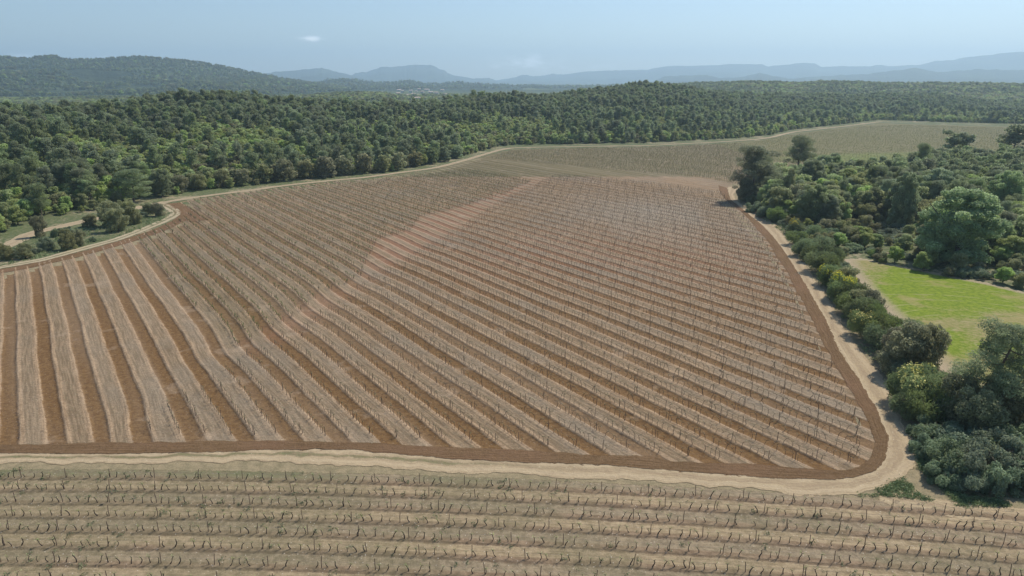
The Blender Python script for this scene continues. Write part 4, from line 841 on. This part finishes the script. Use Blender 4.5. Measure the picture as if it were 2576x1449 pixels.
# ------------------------------------------------------------------ grapevines, stakes, wires
bark_vine = mat_plain('vine_bark', (.042, .032, .028), (.09, .07, .06), 14)
wood_post = mat_plain('rusty_stake', (.085, .055, .045), (.16, .11, .09), 10)
wire_m = mat_plain('wire', (.20, .17, .15), (.30, .26, .22), 5, .5)
leaf_vine = mat_leaf('vine_shoots', (.20, .27, .06), (.34, .42, .10), .3)
leaf_bud = mat_leaf('vine_buds', (.16, .17, .07), (.26, .27, .12), .3)
leaf_head = mat_leaf('green_vine_shoots', (.10, .13, .035), (.20, .24, .06), .3)
def vine_meshes(kind, seed):
    r = np.random.default_rng(900 + seed + {'row': 0, 'arm': 50, 'green': 100, 'far': 150}[kind] * 3); parts = []
    h = {'row': .72, 'arm': .74, 'green': .58, 'far': .28}[kind] * r.uniform(.9, 1.1); n = 6; z = np.linspace(-.12, h, n)
    ln = r.normal(0, .20); b1 = r.normal(0, .10); b2 = r.normal(0, .05)
    f = np.linspace(0, 1, n); x = ln * f + b1 * np.sin(f * math.pi) + .04 * np.sin(f * 6 + seed); y = b2 * f + .03 * np.sin(f * 7 + seed * 2)
    R0 = {'row': .062, 'arm': .031, 'green': .046, 'far': .022}[kind] * r.uniform(.85, 1.2)
    T = np.stack([x, y, z], -1); parts.append(tube(T, np.linspace(R0, R0 * .62, n), 5)); top = T[-1]; tips = [top]
    na = {'row': 2, 'arm': 3, 'green': 4, 'far': 3}[kind]
    for i in range(na):
        sg = (1, -1, 1, -1)[i]; L = {'row': .16, 'arm': .34, 'green': .24, 'far': .3}[kind] * r.uniform(.6, 1.3)
        e = top + np.array([sg * L, r.normal(0, .07), r.uniform(-.02, .16)]); parts.append(tube([top - [0, 0, .03], (top + e) / 2 + [0, 0, .03], e], [R0 * .55, R0 * .42, .012], 4)); tips.append(e)
        if kind in ('arm', 'green'): parts.append(tube([e, e + [r.normal(0, .03), r.normal(0, .03), .12]], [.012, .006], 3))
    V, F = join(parts); tm = mesh_np('vine_trunk', V, F); tm.materials.append(bark_vine)
    m_ = {'row': 26, 'arm': 22, 'green': 46, 'far': 26}[kind]; sz = {'row': .034, 'arm': .032, 'green': .044, 'far': .08}[kind]
    if kind == 'row' and seed % 3 == 1: m_ = 8
    P = np.array([tips[r.integers(len(tips))] + r.normal(0, .07, 3) + [0, 0, .06] for _ in range(m_)]); V, F = leaves(P, np.tile([0, 0, 1.], (m_, 1)), sz, .8, .8, r)
    lm = mesh_np('vine_shoots', V, F, False, fattr={'tone': r.random(m_)}); lm.materials.append({'row': leaf_vine, 'arm': leaf_bud, 'green': leaf_head, 'far': leaf_head}[kind]); return tm, lm
VLIB = {k: [vine_meshes(k, s) for s in range(n)] for k, n in (('row', 14), ('arm', 14), ('green', 10), ('far', 4))}
Vp, Vi = [], []                                      # every vine: (x, y, z, rot, scale, kind, row key)
for k in range(0, 11):
    x = -78 + random.random()
    while x < 78:
        x += 1.0 * random.uniform(.84, 1.16)
        if random.random() < .07: continue
        y = float(fy(x, k)) + random.gauss(0, .05); sl_ = math.atan2(np.polyval(np.polyder(ry), x), 1)
        Vp.append((x, y, .08, sl_ + (math.pi if random.random() < .5 else 0) + random.gauss(0, .15), random.uniform(.68, 1.04), 'row', ('f', k)))
P_R = WP([(352, 1090), (420, 1016), (530, 950), (640, 880), (740, 828), (860, 758), (930, 700), (1000, 660), (1130, 590), (1270, 500), (1400, 440), (1550, 452), (1700, 468), (1812, 484), (1846, 522), (1872, 548), (1900, 582), (1926, 612), (1948, 650),
          (1970, 685), (1994, 733), (2014, 768), (2038, 820), (2054, 858), (2084, 912), (2118, 968), (2146, 1019), (2166, 1061), (2180, 1095), (2184, 1128), (2168, 1150), (2140, 1166), (2008, 1168), (1904, 1158), (1696, 1150), (1600, 1137), (1400, 1128), (1250, 1117), (1050, 1103), (800, 1098), (560, 1098)])
P_G = WP([(338, 606), (366, 590), (430, 564), (474, 546), (470, 520), (486, 505), (557, 495), (694, 477), (850, 459), (943, 453), (1040, 441), (1180, 427), (1260, 440), (1338, 456), (1270, 490), (1150, 525), (1060, 545), (1030, 582), (950, 603), (920, 660), (905, 702), (800, 745), (740, 800), (640, 850), (590, 882), (480, 760)])
P_T = WP([(1228, 396), (1290, 380), (1443, 374), (1696, 369), (1870, 360), (1935, 440), (1852, 466), (1780, 449), (1500, 425), (1350, 410), (1260, 403)])
P_F = WP([(1875, 362), (1998, 339), (2165, 319), (2265, 315), (2576, 323), (2800, 328), (2800, 424), (2300, 426), (2080, 428), (1960, 438)])
RC = {'R': (1, P_R, 'arm', 1.02), 'G': (2, P_G, 'green', 1.0), 'T': (3, P_T, 'green', 1.3), 'F': (4, P_F, 'far', 1.9)}
allrows = []
for key, (sd, poly, vk, step) in RC.items():
    r = np.random.default_rng(sd); cpol = poly @ ROW_N; apol = poly @ ROW_U; k0, k1 = int((cpol.min() - C0) / PER) - 1, int((cpol.max() - C0) / PER) + 2
    if key == 'F': krng = np.arange(k0, k1, .5)
    for kk in range(k0, k1):
        for sg in (-.25, .25):
            c = C0 + (kk + sg) * PER; a = np.arange(apol.min(), apol.max(), step); a = a + r.uniform(-.12, .12, len(a)) * step + r.uniform(0, 1)
            keep = r.random(len(a)) > {'R': .05, 'G': .12, 'T': .22, 'F': .3}[key]
            if key == 'G': keep &= vnoise(a / 9 + kk * 3.1, a * 0 + sg * 9, 41, 2) > -.55
            a = a[keep]; P = ac_xy(a, np.full(len(a), c)); m = inside(P, poly)
            for (x, y) in P[m]: Vp.append((x, y + 0, .06, RA + (math.pi if r.random() < .5 else 0) + r.normal(0, .2), r.uniform(.8, 1.18) * 1.05, vk, (key, kk * 2 + (sg > 0))))
            if m.any(): allrows.append((key, kk * 2 + (sg > 0), c, P[m]))
arr = np.array([(v[0], v[1], v[2]) for v in Vp]); px, py = proj(arr + [0, 0, .4]); vis = (px > 2) & (px < 2574) & (py < 1447) & (py > 0)
dist = np.sqrt(arr[:, 0] ** 2 + arr[:, 1] ** 2 + (CAM_H - arr[:, 2]) ** 2)
order = np.argsort(np.where(vis, dist, 1e9))[:300]; pick = set(order.tolist())
fr_rows = {}
for i in range(len(Vp)):
    if Vp[i][6][0] == 'f' and vis[i]: fr_rows.setdefault(Vp[i][6][1], []).append(i)
ROWWORD = ['first', 'second', 'third', 'fourth', 'fifth', 'sixth', 'seventh', 'eighth', 'ninth', 'tenth', 'eleventh']
rank = {}
for k, L in fr_rows.items():
    for j, i in enumerate(sorted(L, key=lambda i: px[i])): rank[i] = j + 1
GN_V = []; used_v = {}
for i, v in enumerate(Vp):
    L = VLIB[v[5]]; s = (i * 7 + int(abs(v[0]) * 13)) % len(L)
    if i in pick:
        e = bpy.data.objects.new('grapevine', None); C.objects.link(e); e.empty_display_size = .2
        e.location = v[:3]; e.rotation_euler = (0, 0, v[3]); e.scale = (v[4],) * 3
        tag(e, f"bare grapevine, {ordinal(rank[i])} from the left in the {ROWWORD[v[6][1]]} row below the dirt track", 'grapevine', 'grapevines of the foreground rows')
        a = link('trunk', L[s][0], parent=e); b = link('leaves', L[s][1], parent=e); used_v.setdefault((v[5], s), [a, b])
    else: GN_V.append((i, v[5], s))
# dwarf stock: each other form of vine is read from one vine placed at its own spot in the rows
for k in ('row', 'arm', 'green', 'far'):
    for s in range(len(VLIB[k])):
        if (k, s) in used_v: continue
        c = [q for q in GN_V if q[1] == k and q[2] == s]
        if not c: continue
        q = min(c, key=lambda q: dist[q[0]] if vis[q[0]] else 1e9); v = Vp[q[0]]; GN_V.remove(q)
        e = bpy.data.objects.new('grapevine', None); C.objects.link(e); e.location = v[:3]; e.rotation_euler = (0, 0, v[3]); e.scale = (v[4],) * 3
        where = {'row': 'in the foreground rows', 'arm': 'at the near lower end of the dark bare block', 'green': 'at the near edge of the greener left and upper block', 'far': 'at the near edge of the far vineyard'}[k]
        tag(e, {'row': 'bare grapevine', 'arm': 'bare two-armed grapevine', 'green': 'sprouting bushy grapevine', 'far': 'small green grapevine'}[k] + f", {ordinal(s + 1)} nearest {where}", 'grapevine', 'grapevines ' + where)
        a = link('trunk', VLIB[k][s][0], parent=e); b = link('leaves', VLIB[k][s][1], parent=e); used_v[k, s] = [a, b]
vk = sorted(used_v); vidx = {k: i for i, k in enumerate(vk)}
tag(instancer('grapevines', [Vp[i][:3] for i, k, s in GN_V], [vidx[k, s] for i, k, s in GN_V], [(0, 0, Vp[i][3]) for i, k, s in GN_V], [(Vp[i][4],) * 3 for i, k, s in GN_V], [used_v[k] for k in vk]), 'rows of bare and budding grapevines across the vineyard', 'grapevines')
print('VINES', len(Vp), 'in mass', len(GN_V))

# stakes
def post_mesh(seed, h):
    r = random.Random(seed); V1, F1 = tube([(0, 0, -.15), (r.uniform(-.02, .02), r.uniform(-.02, .02), h * .5), (r.uniform(-.06, .06), r.uniform(-.03, .03), h)], [.038, .034, .032], 6)
    V2 = np.array([(-.05, -.012, h * .62), (.05, -.012, h * .62), (.05, .012, h * .62), (-.05, .012, h * .62), (-.05, -.012, h * .66), (.05, -.012, h * .66), (.05, .012, h * .66), (-.05, .012, h * .66)])
    F2 = np.array([(0, 1, 2, 3), (4, 5, 6, 7), (0, 1, 5, 4), (1, 2, 6, 5), (2, 3, 7, 6), (3, 0, 4, 7)]); cap = np.array([V1[-6:].mean(0)]); V, F = join([(V1, F1), (V2, F2)])
    me = mesh_np('stake', V, F); me.materials.append(wood_post); return me
PM = [post_mesh(s, h) for s, h in enumerate((1.20, 1.30, 1.25, 1.15, 1.32, 1.22))]
posts = []
for k in range(0, 11):
    x = -79 + (k * 1.37) % 5.3
    while x < 79: posts.append((x, float(fy(x, k)), .06, ('f', k))); x += 5.25
allrows.sort(key=lambda t: t[2])
rrows = {}
for key, rk, c, P in allrows:
    if key == 'R': rrows.setdefault(rk, []).append(P)
rlist = sorted(rrows)
for n_, rk in enumerate(rlist):
    P = np.vstack(rrows[rk]); a = P @ ROW_U; a0 = a.min()
    for aa in np.arange(a0 + .4, a.max(), 5.6):
        q = ac_xy(np.array([aa + .3 * math.sin(aa)]), np.array([C0 + (rk // 2 + (.25 if rk % 2 else -.25)) * PER]))[0]; posts.append((q[0], q[1], .05, ('R', n_)))
for key, rk, c, P in allrows:
    if key == 'G' and len(P) > 5:
        for q in P[::11]: posts.append((q[0] + .3, q[1], .05, ('G', rk)))
pa = np.array([p[:3] for p in posts]); ppx, ppy = proj(pa + [0, 0, .7]); pv = (ppx > 2) & (ppx < 2574) & (ppy < 1447); pd = np.sqrt(pa[:, 0] ** 2 + pa[:, 1] ** 2 + 45 ** 2)
pick = [i for i in np.argsort(np.where(pv, pd, 1e9))[:300]]
prow = {}
for i in range(len(posts)):
    if pv[i]: prow.setdefault(posts[i][3], []).append(i)
pr = {}
for k, L in prow.items():
    for j, i in enumerate(sorted(L, key=lambda i: (ppx[i] if k[0] == 'f' else -ppy[i]))): pr[i] = j + 1
ps = []; rest = set(range(len(posts))) - set(int(i) for i in pick)
for i in pick:
    i = int(i); p = posts[i]; me = PM[i % len(PM)]; o = link('vineyard_stake', me); o.location = p[:3]; o.rotation_euler = (random.gauss(0, .03), random.gauss(0, .05), random.uniform(0, 3))
    lab = f"thin rusty stake, {ordinal(pr[i])} from the left in the {ROWWORD[p[3][1]]} row below the dirt track" if p[3][0] == 'f' else f"thin stake, {ordinal(pr[i])} from the near end of {ordinal(p[3][1] + 1)} dark vine row from the left"
    tag(o, lab, 'stake', 'stakes along the vine rows')
    if not any(q[1] is me for q in ps): ps.append((o, me))
rest = sorted(rest)
tag(instancer('vineyard_stakes', [posts[i][:3] for i in rest], [i % len(ps) for i in rest], [(0, 0, random.uniform(0, 3)) for i in rest], [(1, 1, 1)] * len(rest), [[q[0]] for q in ps]), 'thin stakes along the farther vine rows', 'stakes')
# trellis wires of the foreground rows
for k in range(0, 9):
    x = np.arange(-78, 78, 2.6); z = .78 + .02 * np.sin(x * 1.2); V, F = tube(np.stack([x, fy(x, k), z], -1), np.full(len(x), .007), 4)
    tag(link('trellis_wire', mesh_np('trellis_wire', V, F), wire_m), f"thin trellis wire strung along the {ROWWORD[k]} vine row below the dirt track", 'wire', 'trellis wires')

# ------------------------------------------------------------------ weeds, grass and stones
def tuft(seed, hi=1.0, n=26):
    r = np.random.default_rng(seed); P = np.c_[r.normal(0, .13, (n, 2)), r.uniform(.03, .16, n)]; return leaves(P, np.tile([0, 0, .6], (n, 1)), .055 * hi, .5, .8, r)
grass_m = mat_leaf('weed_leaves', (.085, .125, .045), (.19, .22, .10), .25); 
weed_src = []
r = np.random.default_rng(55)
def scatter_mesh(name, pts, scl, mat, label, cat, n=22):
    Vs, Fs, o = [], [], 0; T = [tuft(s, 1, n) for s in range(6)]
    for i, (p, s) in enumerate(zip(pts, scl)):
        V, F = T[i % 6]; an = i * 2.4; c_, s_ = math.cos(an), math.sin(an); Q = np.c_[V[:, 0] * c_ - V[:, 1] * s_, V[:, 0] * s_ + V[:, 1] * c_, V[:, 2]] * s + p; Vs.append(Q); Fs.append(F + o); o += len(V)
    V, F = np.vstack(Vs), np.vstack(Fs); me = mesh_np(name, V, F, False, fattr={'tone': r.random(len(F))}); o = link(name, me, mat); return tag(o, label, cat, kind='stuff')
n = 1500; x = r.uniform(-75, 75, n); k = r.uniform(-.7, 9.5, n); y = fy(x, k); dens = vnoise(x / 7, y / 4, 61, 3) + .35 * (x < 0) - .1; kp = dens > r.uniform(-.2, .9, n)
scatter_mesh('weeds', np.c_[x, y, np.full(n, .05)][kp], r.uniform(.6, 1.9, n)[kp], grass_m, 'low green weeds among the foreground vine rows', 'weeds')
isl = WP([(-60, 655), (0, 640), (69, 605), (150, 583), (264, 560), (330, 540), (400, 520), (430, 530), (434, 545), (405, 560), (295, 598), (208, 622), (104, 650), (-60, 684)])
vr = WP([(1900, 540), (1960, 580), (2010, 640), (2045, 688), (2100, 762), (2126, 808), (2156, 852), (2190, 905), (2215, 935), (2300, 960), (2300, 860), (2200, 760), (2120, 680), (2050, 600)])
cr_ = WP([(2140, 1248), (2190, 1238), (2252, 1214), (2306, 1178), (2310, 1130), (2350, 1190), (2420, 1250), (2576, 1262), (2576, 1275), (2420, 1275), (2300, 1255)])
pts, scs = [], []
for poly, dn in ((isl, .55), (vr, .8), (cr_, 16.0)):
    lo, hi_ = poly.min(0), poly.max(0); n = int(np.prod(hi_ - lo) * dn); q = r.uniform(lo, hi_, (n, 2)); q = q[inside(q, poly) & (vnoise(q[:, 0] / 4, q[:, 1] / 4, 62, 3) > -.25)]; pts.append(np.c_[q, np.full(len(q), .02)]); scs.append(r.uniform(1.4, 3.4, len(q)) if dn < 1 else r.uniform(.8, 2.0, len(q)))
scatter_mesh('grass', np.vstack(pts), np.concatenate(scs), mat_leaf('verge_grass', (.10, .155, .045), (.20, .25, .09), .25), 'green grass on the verges of the dirt tracks', 'grass')
# small dark scrub plants on the left island and weeds in the meadow margin are part of the grass above

# ------------------------------------------------------------------ the village in the far valley
wall_m = mat_plain('render_wall', (.42, .40, .36), (.55, .52, .48), 1); roof_m = mat_plain('clay_tiles', (.46, .36, .29), (.58, .46, .38), 3); shut_m = mat_plain('window_glass', (.10, .12, .14), (.16, .18, .20), 2, .3)
VH = [(1004, 228, 16, 0), (1012, 233, 11, 1), (1055, 228, 13, 1), (1074, 229, 20, 0), (1084, 236, 16, 0), (1113, 231, 14, 1), (1040, 240, 12, 0), (1047, 242, 14, 0), (1053, 245, 12, 1), (1092, 245, 13, 0), (1051, 256, 12, 1), (1002, 240, 12, 1), (1048, 232, 11, 0), (1034, 233, 12, 1), (1063, 235, 13, 1), (1098, 238, 12, 1), (1026, 246, 11, 1), (1120, 241, 12, 0)]
def box(x0, x1, y0, y1, z0, z1):
    V = np.array([(x, y, z) for z in (z0, z1) for y in (y0, y1) for x in (x0, x1)], float); return V, np.array([(0, 2, 3, 1), (4, 5, 7, 6), (0, 1, 5, 4), (2, 6, 7, 3), (0, 4, 6, 2), (1, 3, 7, 5)])
vorder = sorted(range(len(VH)), key=lambda i: VH[i][0])
for i, (hx, hy, wd, up) in enumerate(VH):
    X_, Y_ = W(hx, hy); rr_ = min(math.hypot(X_, Y_), 3000); aa_ = math.atan2(X_, Y_); X_, Y_ = rr_ * math.sin(aa_), rr_ * math.cos(aa_); z0 = float(Zxy(X_, Y_)); z0 = max(z0, CAM_H + rr_ * sl(hx, hy)[1] - 5)
    e = bpy.data.objects.new('house', None); C.objects.link(e); e.location = (X_, Y_, z0); e.rotation_euler = (0, 0, random.uniform(-.5, .5)); d_ = wd * .62; h_ = 5.0 + up * 2.4
    tag(e, f"tiny pale house, {ordinal(vorder.index(i) + 1)} from the left in the far valley village", 'house', 'houses of the far village')
    V, F = box(-wd / 2, wd / 2, -d_ / 2, d_ / 2, -12, h_); link('wall', mesh_np('house_wall', V, F, False), wall_m, e)
    o_ = .6; zt = h_ + d_ * .26; V = np.array([(-wd / 2 - o_, -d_ / 2 - o_, h_ - .1), (wd / 2 + o_, -d_ / 2 - o_, h_ - .1), (wd / 2 + o_, 0, zt), (-wd / 2 - o_, 0, zt), (-wd / 2 - o_, d_ / 2 + o_, h_ - .1), (wd / 2 + o_, d_ / 2 + o_, h_ - .1)])
    link('roof', mesh_np('house_roof', V, np.array([(0, 1, 2, 3), (3, 2, 5, 4), (0, 3, 4, 0), (1, 5, 2, 1)][:2]), False), roof_m, e)
    for q in (-.28, .28):
        V, F = box(wd * q - .6, wd * q + .6, -d_ / 2 - .06, -d_ / 2 - .01, h_ - 3.2, h_ - 1.7); link('window', mesh_np('house_window', V, F, False), shut_m, e)

# ------------------------------------------------------------------ the air
V, F = box(-17800, 17800, -17800, 17800, -14, 730)
hm = bpy.data.materials.new('haze'); hm.use_nodes = True; ht = NT(hm.node_tree); hm.node_tree.nodes.remove(hm.node_tree.nodes['Principled BSDF'])
pvn = ht.new('ShaderNodeVolumePrincipled', {'Color': (.58, .79, .97, 1), 'Density': 1.25e-4, 'Anisotropy': .3})
ht.l.new(pvn.outputs[0], hm.node_tree.nodes['Material Output'].inputs['Volume'])
tag(link('haze', mesh_np('haze', V, F, False), hm), kind='stuff')
